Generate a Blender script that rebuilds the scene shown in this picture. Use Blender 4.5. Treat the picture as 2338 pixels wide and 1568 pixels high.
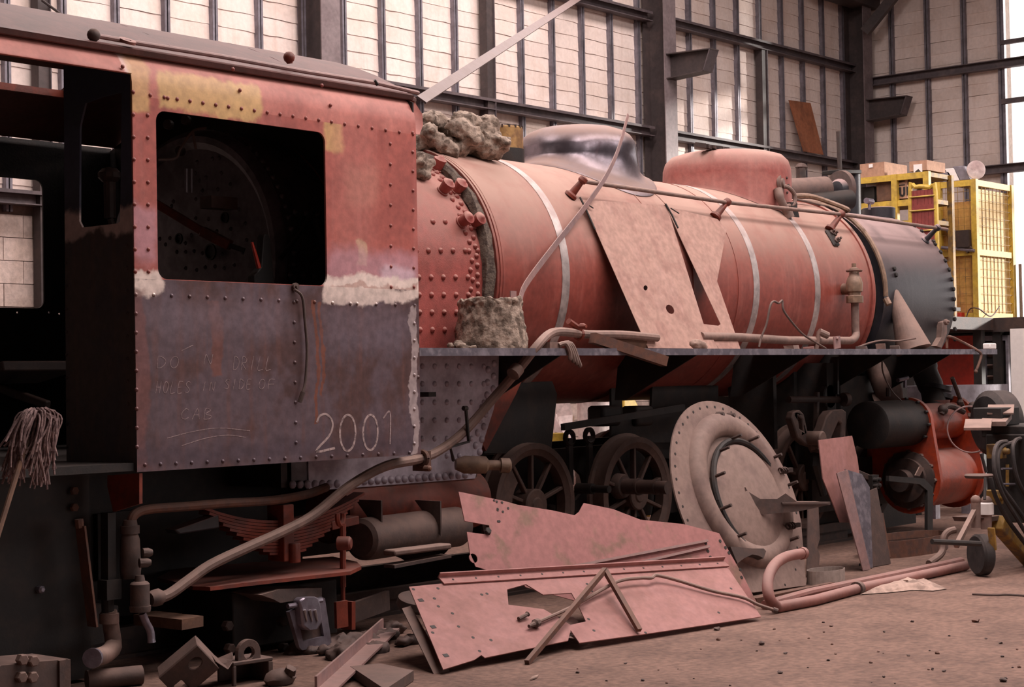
import bpy, math, random
from math import sin, cos, pi, radians as R_, sqrt
from mathutils import Vector as V, Matrix
from mathutils.geometry import tessellate_polygon
random.seed(7)
for o in list(bpy.data.objects): bpy.data.objects.remove(o)
S = bpy.context.scene
COL = S.collection
# ---------------------------------------------------------------- camera
FPX, YAW, PIT, ROL = 3972.5, R_(40.2052), R_(1.2787), R_(-1.0487)
CAM = V((0, 0, 1.5))
FW = V((cos(YAW)*cos(PIT), sin(YAW)*cos(PIT), sin(PIT)))
r0 = V((sin(YAW), -cos(YAW), 0)); u0 = r0.cross(FW)
RT = cos(ROL)*r0 + sin(ROL)*u0
UP = -sin(ROL)*r0 + cos(ROL)*u0
cd = bpy.data.cameras.new('camera'); cam = bpy.data.objects.new('camera', cd); COL.objects.link(cam)
cd.sensor_width = 36; cd.lens = 36*FPX/2338; cd.clip_end = 200
M3 = Matrix((RT, UP, -FW)).transposed()
cam.matrix_world = Matrix.Translation(CAM) @ M3.to_4x4()
S.camera = cam
# ---------------------------------------------------------------- light
W = bpy.data.worlds.new('sky'); S.world = W; W.use_nodes = True
bg = W.node_tree.nodes['Background']; bg.inputs[0].default_value = (1.0, .90, .88, 1); bg.inputs[1].default_value = 1.6
S.view_settings.view_transform = 'Standard'; S.view_settings.look = 'None'
S.view_settings.gamma = 1; S.view_settings.use_curve_mapping = False
S.view_settings.exposure = 0.0
def lamp(name, typ, loc, tgt, energy, color, **k):
    l = bpy.data.lights.new(name, typ); l.energy = energy; l.color = color
    for a, b in k.items(): setattr(l, a, b)
    o = bpy.data.objects.new(name, l); COL.objects.link(o); o.location = loc
    o.rotation_euler = (V(tgt)-V(loc)).to_track_quat('-Z', 'Y').to_euler()
    return o
lamp('sun', 'SUN', (30, 4, 9), (30-.8, 4.66, 9-.2), 6.0, (1, .93, .86), angle=R_(4))
SKYL = (1, .87, .83)
def sky(x, y, e, sx, sy): lamp('skylight', 'AREA', (x, y, 8.05), (x, y, 0), e, SKYL, shape='RECTANGLE', size=sx, size_y=sy)
for x in (7.5, 11.5, 15.5): sky(x, 10.4, 240, 3.8, 1.4)
for x in (7.5, 11.5, 15.5): sky(x, 4.6, 330, 3.8, 2.4)
sky(12, .2, 500, 14, 2.4)
# ---------------------------------------------------------------- pixel rays -> points on known planes
def ray(x, y): return FW + (x-1169)/FPX*RT - (y-784)/FPX*UP
def at(x, y, X=None, Y=None, Z=None):
    d = ray(x, y)
    t = (X-CAM.x)/d.x if X is not None else (Y-CAM.y)/d.y if Y is not None else (Z-CAM.z)/d.z
    return CAM + t*d
def atp(x, y, p0, n):
    d = ray(x, y); return CAM + d*((V(p0)-CAM).dot(n)/d.dot(n))
def pth(l): return [at(x, y, Y=Y) for x, y, Y in l]
# ---------------------------------------------------------------- materials
def mat(name, c1, c2=None, sc=6, th=(.45, .62), rough=.6, metal=0, var=.16, bump=.12, bsc=70, dust=0, dustc=(.40, .27, .23), streak=None, stk=.5, masks=(), randv=0, dlo=-.1):
    m = bpy.data.materials.new(name); m.use_nodes = True; N = m.node_tree.nodes; L = m.node_tree.links
    b = N['Principled BSDF']
    def nd(t, **k):
        n = N.new(t)
        for a, v in k.items():
            if a[0] == 'i' and a[1:].isdigit(): n.inputs[int(a[1:])].default_value = v
            else: setattr(n, a, v)
        return n
    def mth(op, a, c=None, clamp=False):
        n = nd('ShaderNodeMath', operation=op, use_clamp=clamp)
        for i, q in enumerate((a, c)):
            if q is None: continue
            if isinstance(q, (int, float)): n.inputs[i].default_value = q
            else: L.new(q, n.inputs[i])
        return n.outputs[0]
    def mr(v, a, c, lo=0., hi=1.):
        n = nd('ShaderNodeMapRange', interpolation_type='SMOOTHSTEP'); L.new(v, n.inputs[0])
        for i, q in enumerate((a, c, lo, hi)): n.inputs[i+1].default_value = q
        return n.outputs[0]
    def mixc(f, a, c):
        n = nd('ShaderNodeMix', data_type='RGBA')
        if isinstance(f, (int, float)): n.inputs[0].default_value = f
        else: L.new(f, n.inputs[0])
        for i, q in ((6, a), (7, c)):
            if isinstance(q, tuple): n.inputs[i].default_value = (*q, 1)
            else: L.new(q, n.inputs[i])
        return n.outputs[2]
    g = nd('ShaderNodeNewGeometry'); P = g.outputs['Position']
    def noise(scale, det=5, vec=P, rg=.55):
        n = nd('ShaderNodeTexNoise'); L.new(vec, n.inputs['Vector']); n.inputs['Scale'].default_value = scale
        n.inputs['Detail'].default_value = det; n.inputs['Roughness'].default_value = rg; return n.outputs[0]
    col = c1
    n1 = noise(sc)
    if c2: col = mixc(mr(n1, *th), c1, c2)
    if streak:
        mp = nd('ShaderNodeMapping'); L.new(P, mp.inputs[0]); mp.inputs['Scale'].default_value = (9, 9, .7)
        col = mixc(mth('MULTIPLY', mr(noise(1.6, 4, mp.outputs[0]), .5, .72), stk), col, streak)
    if masks:
        sp = nd('ShaderNodeSeparateXYZ'); L.new(P, sp.inputs[0])
        d1 = mth('MULTIPLY', mth('SUBTRACT', noise(5, 6), .5), .16); d2 = mth('MULTIPLY', mth('SUBTRACT', noise(6.3, 6), .5), .16)
        fx = mth('ADD', sp.outputs[0], d1); fz = mth('ADD', sp.outputs[2], d2)
        for (x0, x1, z0, z1, soft, a, cc) in masks:
            k = mth('MULTIPLY', mth('MULTIPLY', mr(fx, x0-soft, x0+soft), mr(fx, x1+soft, x1-soft)), mth('MULTIPLY', mr(fz, z0-soft, z0+soft), mr(fz, z1+soft, z1-soft)))
            col = mixc(mth('MULTIPLY', k, a), col, cc)
    nf = noise(22, 6)
    hv = nd('ShaderNodeHueSaturation'); 
    vv = mr(nf, .25, .75, 1-var, 1+var)
    if randv:
        oi = nd('ShaderNodeObjectInfo'); vv = mth('MULTIPLY', vv, mr(oi.outputs['Random'], 0, 1, 1-randv, 1+randv))
    L.new(vv, hv.inputs['Value'])
    if isinstance(col, tuple): hv.inputs['Color'].default_value = (*col, 1)
    else: L.new(col, hv.inputs['Color'])
    col = hv.outputs[0]; rgh = rough
    if dust:
        s2 = nd('ShaderNodeSeparateXYZ'); L.new(g.outputs['Normal'], s2.inputs[0])
        k = mth('MULTIPLY', mth('MULTIPLY', mr(s2.outputs[2], dlo, .8), mr(n1, .2, .6, .55, 1.)), dust, True)
        col = mixc(k, col, dustc)
        rr = mth('ADD', mth('MULTIPLY', k, .9-rough), rough); L.new(rr, b.inputs['Roughness'])
        if metal: L.new(mth('MULTIPLY', mth('SUBTRACT', 1., k), metal), b.inputs['Metallic'])
    else:
        b.inputs['Roughness'].default_value = rough; b.inputs['Metallic'].default_value = metal
    L.new(col, b.inputs['Base Color'])
    if bump:
        bp = nd('ShaderNodeBump'); bp.inputs['Strength'].default_value = bump; bp.inputs['Distance'].default_value = .01
        L.new(noise(bsc, 5), bp.inputs['Height']); L.new(bp.outputs[0], b.inputs['Normal'])
    return m
YS = 7.1                      # side plane of the locomotive
def mk(x0, y0, x1, y1, soft, a, c):   # paint patch on the cab side from two corners
    p, q = at(x0, y1, Y=YS), at(x1, y0, Y=YS); return (p.x, q.x, p.z, q.z, soft, a, c)
YEL = (.62, .40, .17); PUT = (.80, .66, .60); LIL = (.52, .30, .36)
m_cabred = mat('oxide_primer_cab', (.40, .105, .085), (.33, .085, .070), sc=3, rough=.5, streak=(.46, .17, .15), stk=.35, bump=.06, masks=(
    mk(297, 165, 340, 255, .02, .8, YEL), mk(362, 195, 590, 246, .018, .9, YEL), mk(535, 185, 545, 240, .015, .8, YEL), mk(742, 262, 785, 345, .022, .75, YEL), mk(815, 555, 838, 612, .012, .85, (.58, .42, .26)),
    mk(790, 380, 862, 470, .05, .35, (.55, .27, .2)), mk(770, 260, 850, 640, .07, .3, (.5, .2, .17)), mk(300, 470, 358, 600, .04, .6, LIL), mk(750, 580, 950, 640, .05, .6, LIL), mk(870, 610, 940, 660, .03, .8, (.62, .45, .52)),
    mk(296, 622, 366, 664, .012, 1, PUT), mk(742, 640, 960, 684, .014, 1, PUT), mk(760, 655, 950, 662, .006, .6, (.4, .2, .16))))
m_cornice = mat('oxide_primer_cornice_lit', (.50, .17, .14), (.40, .12, .10), sc=4, rough=.5, bump=.06, dust=.5, dustc=(.5, .25, .21), masks=(mk(284, 105, 306, 165, .008, .9, (.78, .6, .55)), mk(298, 120, 342, 260, .02, .75, YEL), mk(362, 196, 590, 250, .018, .9, YEL), mk(532, 180, 546, 240, .012, .8, YEL)))  # cab primer lightened, light caught by the curve is put into colour
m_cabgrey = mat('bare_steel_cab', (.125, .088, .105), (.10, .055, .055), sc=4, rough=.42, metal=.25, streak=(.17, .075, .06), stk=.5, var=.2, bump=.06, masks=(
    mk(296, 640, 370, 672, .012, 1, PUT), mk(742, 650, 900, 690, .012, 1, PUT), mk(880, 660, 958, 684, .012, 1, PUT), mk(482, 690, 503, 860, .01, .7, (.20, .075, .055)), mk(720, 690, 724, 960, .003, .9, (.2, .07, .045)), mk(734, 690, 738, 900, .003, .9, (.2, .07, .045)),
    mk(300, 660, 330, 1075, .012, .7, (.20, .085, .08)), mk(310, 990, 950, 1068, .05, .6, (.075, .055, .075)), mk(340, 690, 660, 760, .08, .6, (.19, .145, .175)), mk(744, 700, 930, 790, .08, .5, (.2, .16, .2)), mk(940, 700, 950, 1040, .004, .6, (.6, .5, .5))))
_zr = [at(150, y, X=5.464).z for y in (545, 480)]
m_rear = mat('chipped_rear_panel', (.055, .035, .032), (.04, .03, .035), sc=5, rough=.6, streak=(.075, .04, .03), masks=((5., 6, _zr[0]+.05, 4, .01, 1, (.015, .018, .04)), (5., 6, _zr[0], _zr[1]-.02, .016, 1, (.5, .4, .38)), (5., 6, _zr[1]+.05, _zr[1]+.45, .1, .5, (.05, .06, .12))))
m_boiler = mat('oxide_primer_boiler', (.24, .05, .037), (.20, .042, .032), sc=4, rough=.42, streak=(.33, .10, .08), stk=.5, bump=.04, dust=.95, dustc=(.43, .275, .225), dlo=-.12)
m_fire = mat('oxide_primer_firebox', (.30, .06, .05), (.25, .05, .04), sc=6, rough=.5, bump=.25, bsc=120, dust=.75, dustc=(.42, .24, .20))
m_smoke = mat('black_smokebox', (.022, .021, .027), (.03, .027, .034), sc=4, rough=.45, streak=(.045, .04, .045), dust=.95, dustc=(.38, .26, .25), dlo=.12)
m_black = mat('black_grime', (.012, .010, .010), (.022, .015, .013), sc=8, rough=.6, dust=.25, dustc=(.10, .07, .06))
m_dark = mat('dark_brown_steel', (.035, .022, .020), (.055, .03, .024), sc=8, rough=.6, dust=.55, dustc=(.16, .10, .085))
m_iron = mat('dusty_iron', (.075, .05, .045), (.10, .06, .05), sc=10, rough=.65, dust=.7, dustc=(.25, .16, .135))
m_rust = mat('rust_iron', (.13, .055, .035), (.09, .045, .035), sc=12, rough=.7, dust=.5, dustc=(.25, .15, .12))
m_red = mat('dull_red_metal', (.20, .035, .018), (.13, .03, .02), sc=7, rough=.5, dust=.5, dustc=(.24, .13, .11))
m_orange = mat('orange_red_cylinder', (.36, .045, .015), (.27, .04, .02), sc=6, rough=.32, dust=.75, dustc=(.40, .22, .19))
m_silver = mat('polished_band', (.62, .56, .55), (.45, .40, .40), sc=8, rough=.35, metal=.7, bump=.03, dust=.7, dustc=(.5, .36, .33))
m_dome = mat('dusty_steel_dome', (.20, .175, .205), (.13, .11, .13), sc=4, rough=.2, metal=.85, bump=.02, dust=.95, dustc=(.33, .22, .19), dlo=.1)
m_sand = mat('red_dome_paint', (.26, .06, .05), (.30, .09, .075), sc=3, rough=.6, streak=(.36, .14, .12), dust=.95, dustc=(.42, .26, .22))
m_grey = mat('grey_painted_firebox', (.46, .40, .46), (.36, .30, .35), sc=4, rough=.45, metal=.15, bump=.08, dust=.2)
m_rb = mat('running_board_edge', (.11, .10, .125), (.20, .18, .21), sc=14, rough=.5, metal=.2, dust=.6, dustc=(.24, .16, .14))
m_lagd = mat('dark_lagging', (.16, .12, .095), (.06, .042, .035), sc=22, rough=.95, bump=.9, bsc=60, var=.35)
m_rivr = mat('shaded_red_rivet', (.27, .065, .055), rough=.5, bump=0, dust=.3)  # cab red darkened, the shadow round each rivet put into its colour
m_lag = mat('asbestos_lagging', (.34, .26, .21), (.12, .085, .065), sc=16, rough=.95, bump=.9, bsc=55, var=.3)
m_plate = mat('dusty_pink_plate', (.36, .165, .15), (.31, .14, .122), sc=3, rough=.7, bump=.05, var=.12, streak=(.40, .20, .19), stk=.4)
m_plate2 = mat('dusty_pink_plate_stained', (.38, .16, .15), (.24, .135, .10), sc=5, th=(.52, .68), rough=.65, bump=.05, var=.14)
m_sheet = mat('dusty_cladding_sheet', (.42, .25, .205), (.36, .20, .165), sc=5, rough=.75, bump=.04, streak=(.46, .28, .24))
m_disc = mat('dusty_disc_plate', (.24, .16, .135), (.18, .115, .10), sc=4, rough=.7, bump=.08, dust=.3, dustc=(.30, .20, .17))
m_pipe = mat('dusty_pink_pipe', (.25, .10, .085), (.20, .085, .075), sc=6, rough=.55, dust=.6, dustc=(.42, .26, .23))
m_hose = mat('dusty_pipe', (.15, .095, .08), (.20, .12, .10), sc=9, rough=.6, dust=.7, dustc=(.36, .24, .2))
m_bar = mat('grey_flat_bar', (.12, .09, .095), (.09, .07, .075), sc=6, rough=.5, dust=.3)
m_colface = mat('lit_column_face', (.20, .155, .16), (.16, .12, .125), sc=3, rough=.6)  # lighter copy of the column steel, light on the front flange put into colour
m_wheel = mat('brown_wheel', (.10, .06, .05), (.13, .075, .06), sc=7, rough=.6, dust=.5, dustc=(.19, .12, .10))
m_strip = mat('metal_strip', (.28, .16, .15), (.24, .15, .15), sc=6, rough=.5, dust=.4)
m_steelw = mat('wall_steel', (.085, .065, .072), (.12, .09, .095), sc=5, rough=.6, dust=.5, dustc=(.20, .15, .14))
m_stud = mat('galvanised_stud', (.20, .18, .21), (.15, .13, .15), sc=5, rough=.5, metal=.3)
m_coldark = mat('column_steel', (.050, .036, .036), (.07, .048, .046), sc=4, rough=.6)
m_board = mat('cream_fibre_board', (.80, .67, .62), (.74, .60, .54), sc=2.3, rough=.9, var=.06, bump=.2, bsc=30, randv=.04, streak=(.60, .45, .39), stk=.3)
m_block = mat('concrete_block', (.60, .47, .42), (.5, .38, .33), sc=3, rough=.9, bump=.3, bsc=60, randv=.08)
m_mortar = mat('mortar', (.33, .26, .23), rough=.9)
m_floor = mat('dusty_dirt_floor', (.20, .115, .088), (.145, .082, .063), sc=2.2, th=(.4, .65), rough=.9, var=.3, bump=.8, bsc=26)
m_roof = mat('roof_sheet', (.10, .075, .075), rough=.8)
m_roofcab = mat('cab_roof_paint', (.10, .036, .032), (.075, .03, .027), sc=5, rough=.6, dust=.2, dustc=(.17, .09, .08))
m_wood = mat('rust_brown_plank', (.30, .10, .045), (.22, .075, .035), sc=4, rough=.7, streak=(.36, .14, .07))
m_timber = mat('sawn_timber', (.11, .055, .035), (.15, .075, .045), sc=9, rough=.8)
m_card = mat('cardboard', (.42, .24, .16), (.38, .21, .14), sc=4, rough=.8, bump=.03)
m_white = mat('white_paper', (.80, .74, .72), rough=.8, bump=0, var=.04)
m_yel = mat('yellow_paint', (.55, .36, .05), (.42, .27, .05), sc=7, rough=.5)
m_yel2 = mat('dirty_yellow_paint', (.30, .17, .035), (.16, .10, .05), sc=12, rough=.6)
m_yelboard = mat('yellow_sheet', (.72, .50, .20), (.66, .44, .15), sc=3, rough=.6)
m_redp = mat('red_door_paint', (.42, .02, .008), (.38, .018, .008), sc=3, rough=.5, bump=.02)
m_redbox = mat('red_crate_paint', (.22, .035, .03), rough=.6)
m_rubber = mat('rubber', (.02, .017, .018), (.035, .028, .028), sc=10, rough=.7, dust=.5, dustc=(.12, .085, .075))
m_chalk = mat('chalk', (.42, .32, .31), (.17, .12, .125), sc=45, th=(.46, .66), rough=.95, bump=0)
m_chalk2 = mat('thin_chalk', (.36, .27, .27), (.22, .15, .16), sc=60, th=(.45, .65), rough=.95, bump=0)
m_brass = mat('tarnished_brass', (.42, .25, .10), (.25, .14, .07), sc=9, rough=.45, metal=.5)
m_oldbrass = mat('dusty_brass_valve', (.20, .13, .09), (.28, .18, .12), sc=14, rough=.55, metal=.3, dust=.5)
m_lever = mat('bright_red_lever', (.42, .03, .015), rough=.35)
m_back = mat('backhead_grey', (.15, .13, .145), (.09, .078, .085), sc=5, rough=.4, metal=.3)
m_mop = mat('mop_yarn', (.30, .20, .19), (.16, .1, .1), sc=40, rough=.95, bump=.5)
m_cloth = mat('dirty_rag', (.42, .29, .24), (.25, .17, .14), sc=9, rough=.95)
m_alu = mat('dull_aluminium', (.30, .27, .32), (.24, .2, .24), sc=9, rough=.35, metal=.6)
m_tarp = mat('pale_tarpaulin', (.72, .6, .58), (.5, .36, .35), sc=3, rough=.7)
m_glint = mat('bare_metal', (.6, .55, .55), rough=.3, metal=.8)
# ---------------------------------------------------------------- mesh builder
def basis(ax):
    ax = V(ax).normalized(); t = V((0, 0, 1)) if abs(ax.z) < .9 else V((1, 0, 0))
    a = ax.cross(t).normalized(); return ax, a, ax.cross(a)
class B:
    def __init__(s): s.v = []; s.f = []
    def add(s, vs, fs):
        k = len(s.v); s.v += [V(q) for q in vs]; s.f += [tuple(i+k for i in f) for f in fs]; return s
    def obox(s, c, a, b, d):                       # centre and three half axes
        c, a, b, d = V(c), V(a), V(b), V(d)
        if a.cross(b).dot(d) < 0: d = -d
        vs = [c+i*a+j*b+k*d for k in (-1, 1) for j in (-1, 1) for i in (-1, 1)]
        return s.add(vs, [(0, 2, 3, 1), (4, 5, 7, 6), (0, 1, 5, 4), (2, 6, 7, 3), (0, 4, 6, 2), (1, 3, 7, 5)])
    def box(s, x0, x1, y0, y1, z0, z1):
        return s.obox(((x0+x1)/2, (y0+y1)/2, (z0+z1)/2), (abs(x1-x0)/2, 0, 0), (0, abs(y1-y0)/2, 0), (0, 0, abs(z1-z0)/2))
    def bar(s, p, q, w, h, up=(0, 0, 1)):           # rectangular bar from p to q
        p, q = V(p), V(q); d = q-p; l = d.length; d = d/l; a = d.cross(V(up))
        a = a.normalized() if a.length > 1e-4 else V((1, 0, 0)); b = a.cross(d)
        return s.obox((p+q)/2, d*l/2, a*w/2, b*h/2)
    def tube(s, pts, r, n=10, cap=True):
        pts = [V(q) for q in pts]; m = len(pts); rs = r if isinstance(r, (list, tuple)) else [r]*m
        k = len(s.v); t0 = (pts[1]-pts[0]).normalized(); _, a, b = basis(t0)
        for i, q in enumerate(pts):
            t = (pts[min(i+1, m-1)]-pts[max(i-1, 0)]).normalized()
            a = (a-t*a.dot(t)).normalized(); b = t.cross(a)
            for j in range(n):
                g = 2*pi*j/n; s.v.append(q+rs[i]*(cos(g)*a+sin(g)*b))
        for i in range(m-1):
            for j in range(n):
                j2 = (j+1) % n; s.f.append((k+i*n+j, k+i*n+j2, k+(i+1)*n+j2, k+(i+1)*n+j))
        if cap: s.f.append(tuple(k+n-1-j for j in range(n))); s.f.append(tuple(k+(m-1)*n+j for j in range(n)))
        return s
    def lathe(s, o, ax, prof, n=24, cap=True, arc=None):   # prof = [(along, radius)]
        ax, a, b = basis(ax); o = V(o); k = len(s.v); m = len(prof)
        for t, r in prof:
            for j in range(n):
                g = 2*pi*j/n; s.v.append(o+ax*t+max(r, 1e-4)*(cos(g)*a+sin(g)*b))
        for i in range(m-1):
            for j in range(n):
                j2 = (j+1) % n; s.f.append((k+i*n+j, k+i*n+j2, k+(i+1)*n+j2, k+(i+1)*n+j))
        if cap: s.f.append(tuple(k+n-1-j for j in range(n))); s.f.append(tuple(k+(m-1)*n+j for j in range(n)))
        return s
    def prism(s, loop, vec, holes=()):              # polygon (with holes) pushed out along vec
        vec = V(vec); ls = [[V(q) for q in l] for l in (loop, *holes)]
        n = V((0, 0, 0))
        for i in range(len(ls[0])): n += ls[0][i].cross(ls[0][(i+1) % len(ls[0])])
        if n.dot(vec) < 0: ls[0].reverse()
        for h in ls[1:]:
            m = V((0, 0, 0))
            for i in range(len(h)): m += h[i].cross(h[(i+1) % len(h)])
            if m.dot(vec) > 0: h.reverse()
        allv = [q for l in ls for q in l]; N = len(allv); k = len(s.v)
        tri = tessellate_polygon(ls); s.v += allv + [q+vec for q in allv]
        for t in tri:
            a, b, c = (allv[i] for i in t)
            if (b-a).cross(c-a).dot(vec) < 0: t = (t[0], t[2], t[1])
            s.f.append((k+t[2], k+t[1], k+t[0])); s.f.append((k+N+t[0], k+N+t[1], k+N+t[2]))
        o = 0
        for l in ls:
            for i in range(len(l)):
                i2 = (i+1) % len(l); s.f.append((k+o+i, k+o+i2, k+N+o+i2, k+N+o+i))
            o += len(l)
        return s
    def sph(s, c, r, n=10, sq=(1, 1, 1)):
        c = V(c); k = len(s.v); m = max(4, n//2)
        for i in range(1, m):
            for j in range(n):
                a, g = pi*i/m, 2*pi*j/n; s.v.append(c+V((r*sq[0]*sin(a)*cos(g), r*sq[1]*sin(a)*sin(g), r*sq[2]*cos(a))))
        s.v += [c+V((0, 0, r*sq[2])), c-V((0, 0, r*sq[2]))]; T, Bt = len(s.v)-2, len(s.v)-1
        for j in range(n):
            j2 = (j+1) % n; s.f.append((T, k+j, k+j2)); s.f.append((Bt, k+(m-2)*n+j2, k+(m-2)*n+j))
            for i in range(m-2): s.f.append((k+i*n+j, k+(i+1)*n+j, k+(i+1)*n+j2, k+i*n+j2))
        return s
    def rivet(s, p, ax, r, h=None, n=7):
        return s.lathe(p, ax, [(-.002, r), (.25*r, r*.95), (.55*r, r*.6), ((h or .7*r), .1*r)], n)
    def hexb(s, p, ax, r, h): return s.lathe(p, ax, [(-.003, r), (h*.85, r), (h, r*.8)], 6)
    def torus(s, c, ax, R, r, n=32, m=8, a0=0, a1=2*pi):
        ax, a, b = basis(ax); full = a1-a0 > 6.28
        pts = [V(c)+R*(cos(a0+(a1-a0)*i/n)*a+sin(a0+(a1-a0)*i/n)*b) for i in range(n+1)]
        return s.tube(pts, r, m, cap=not full)
    def jit(s, a, seed=0):
        rr = random.Random(seed); s.v = [q+V((rr.uniform(-a, a), rr.uniform(-a, a), rr.uniform(-a, a))) for q in s.v]; return s
    def mesh(s, name, m, sm=35, off=None):
        me = bpy.data.meshes.new(name); vs = s.v if off is None else [q-off for q in s.v]
        me.from_pydata([tuple(q) for q in vs], [], s.f); me.materials.append(m); me.update()
        if sm:
            me.shade_smooth(); me.set_sharp_from_angle(angle=R_(sm))
        return me
    def make(s, name, m, parent=None, sm=35, bev=0, **k):
        if parent is None:
            xs, ys, zs = zip(*s.v); off = V(((min(xs)+max(xs))/2, (min(ys)+max(ys))/2, min(zs)))
        else: off = None
        o = link(name, s.mesh(name, m, sm, off), parent, off)
        if bev:
            q = o.modifiers.new('bevel', 'BEVEL'); q.width = bev; q.segments = 2; q.limit_method = 'ANGLE'
        return tag(o, **k)
def link(name, data, parent=None, loc=None, rot=None):
    o = bpy.data.objects.new(name, data); COL.objects.link(o)
    if loc is not None: o.location = loc
    if rot is not None: o.rotation_euler = rot
    if parent is not None:
        o.parent = parent
        o.matrix_parent_inverse = Matrix.Translation(-V(parent.location)) if parent.parent is None else Matrix.Identity(4)
    return o
def tag(o, label=None, cat=None, group=None, kind=None):
    for a, b in (('label', label), ('category', cat), ('group', group), ('kind', kind)):
        if b: o[a] = b
    return o
def T(name, loc, label, cat, group=None):
    return tag(link(name, None, None, V(loc)), label, cat, group)
def arcpts(p, q, c, n=8):                           # quadratic curve p -> q pulled to c
    p, q, c = V(p), V(q), V(c); return [(1-t)**2*p+2*t*(1-t)*c+t*t*q for t in [i/n for i in range(n+1)]]
def smooth(pts, n=5):                               # Catmull-Rom through points
    pts = [V(q) for q in pts]; P = [2*pts[0]-pts[1]]+pts+[2*pts[-1]-pts[-2]]; out = []
    for i in range(1, len(P)-2):
        a, b, c, d = P[i-1:i+3]
        for j in range(n):
            t = j/n; out.append(.5*((2*b)+(c-a)*t+(2*a-5*b+4*c-d)*t*t+(3*b-a-3*c+d)*t**3))
    return out+[pts[-1]]
def rrect(x0, x1, z0, z1, r, n=5):
    o = []
    for cx, cz, a in ((x1-r, z1-r, 0), (x0+r, z1-r, pi/2), (x0+r, z0+r, pi), (x1-r, z0+r, 1.5*pi)):
        o += [(cx+r*cos(a+pi/2*i/n), cz+r*sin(a+pi/2*i/n)) for i in range(n+1)]
    return o
# ================================================================ the shed
YW, XE, ZR = 13.0, 23.6, 8.3
def wall_base(name, bm, m): return bm.make(name, m, sm=0, kind='structure')
fl = B(); 
fl.add([(-8, -40, 0), (60, -40, 0), (60, YW+.3, 0), (-8, YW+.3, 0), (-8, -40, -.2), (60, -40, -.2), (60, YW+.3, -.2), (-8, YW+.3, -.2)], [(0, 1, 2, 3), (7, 6, 5, 4), (0, 4, 5, 1), (1, 5, 6, 2), (2, 6, 7, 3), (3, 7, 4, 0)])
floor = wall_base('floor', fl, m_floor)
wall_back = wall_base('wall_back', B().box(-8, XE+.3, YW+.03, YW+.25, 0, ZR), m_mortar)
wall_right = wall_base('wall_right', B().box(XE+.03, XE+.25, 10.62, YW+.03, 0, ZR).box(XE+.03, XE+.25, -10, 2.6, 0, ZR).box(XE+.03, XE+.25, 2.6, 10.2, 6.3, ZR), m_mortar)
wall_left = wall_base('wall_left', B().box(-8.2, -8, -10, YW+.3, 0, ZR), m_roof)
wall_front = wall_base('wall_front', B().box(-8, 8, -10.2, -10, 0, ZR).box(19, XE+.25, -10.2, -10, 0, ZR).box(8, 19, -10.2, -10, 5, ZR), m_roof)
roof = wall_base('ceiling', B().box(-8, XE+.5, -10, YW+.3, ZR, ZR+.12), m_roof)
# fibre boards between the studs: one mesh per variant, shared
def board_mesh(w, h, seed):
    rr = random.Random(seed); b = B(); nx = 4
    top = []; 
    for i in range(nx+1):
        x = -w/2+w*i/nx; e = rr.uniform(-.004, .004)
        top.append((x, e, rr.uniform(-.006, .006)))
    vs = []
    for (z, y) in ((-h/2, -.008), (-h*.1, -.005), (h/2, -.001)):
        for i, (x, e, f) in enumerate(top): vs.append((x, y+e*.5, z+(f if z < 0 else f*.3)))
    for z in (-h/2, h/2): vs += [(-w/2, .02, z), (w/2, .02, z)]
    fs = [(r*(nx+1)+i, r*(nx+1)+i+1, (r+1)*(nx+1)+i+1, (r+1)*(nx+1)+i) for r in range(2) for i in range(nx)]
    k = 3*(nx+1); fs += [tuple([k, k+1]+[nx-i for i in range(nx+1)]), (k, 0, nx+1, 2*nx+2, k+2), (k+1, k+3, 3*nx+2, 2*nx+1, nx)]
    return b.add(vs, fs)
PX, CH = .58, .172
bv = [board_mesh(PX-.03, CH-.001, i) for i in range(6)]
bme = [b.mesh('board', m_board, 0) for b in bv]
studX = [8.64+PX*(k-6) for k in range(33)]
def vis(p):
    d = V(p)-CAM; z = d.dot(FW); return (1169+FPX*d.dot(RT)/z, 784-FPX*d.dot(UP)/z) if z > 1 else (-1e4, 0)
cand = []; far = B()
for k in range(32):
    for j in range(30):
        p = V((studX[k]+PX/2, YW, 3.12+CH*(j+.5))); px, py = vis(p)
        if p.x > XE-.2 or p.z > ZR-.05: continue
        ok = -60 < px < 2000 and -40 < py and p.z > 3.9+.12*(12-p.x)*(p.x < 12)
        cand.append((0 if ok else 1, p.x, p, (k*7+j*3) % 6))
cand.sort(key=lambda q: (q[0], q[1]))
for i, (bad, _, p, v) in enumerate(cand):
    if not bad and i < 298: link('board', bme[v], wall_back, p, (random.uniform(-.01, .01), random.uniform(-.006, .006), 0))
    else: far.add([q+p for q in bv[v].v], bv[v].f)
far.make('far_boards', m_board, wall_back, sm=0, kind='stuff')
eb = B()
for k in range(5):
    for j in range(30):
        p = V((XE, YW-.35-.58*k+(.0), 3.12+CH*(j+.5)))
        if p.y < 10.6 or p.z > ZR-.05: continue
        px, py = vis(p); rot = (0, random.uniform(-.01, .01), -pi/2)
        if py > -40 and p.z > 3.6: link('board', bme[(k*5+j) % 6], wall_right, p, rot)
        else:
            M = Matrix.Translation(p) @ Matrix.Rotation(-pi/2, 4, 'Z'); eb.add([M @ q for q in bv[j % 6].v], bv[j % 6].f)
eb.make('far_boards', m_board, wall_right, sm=0, kind='stuff')
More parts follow.
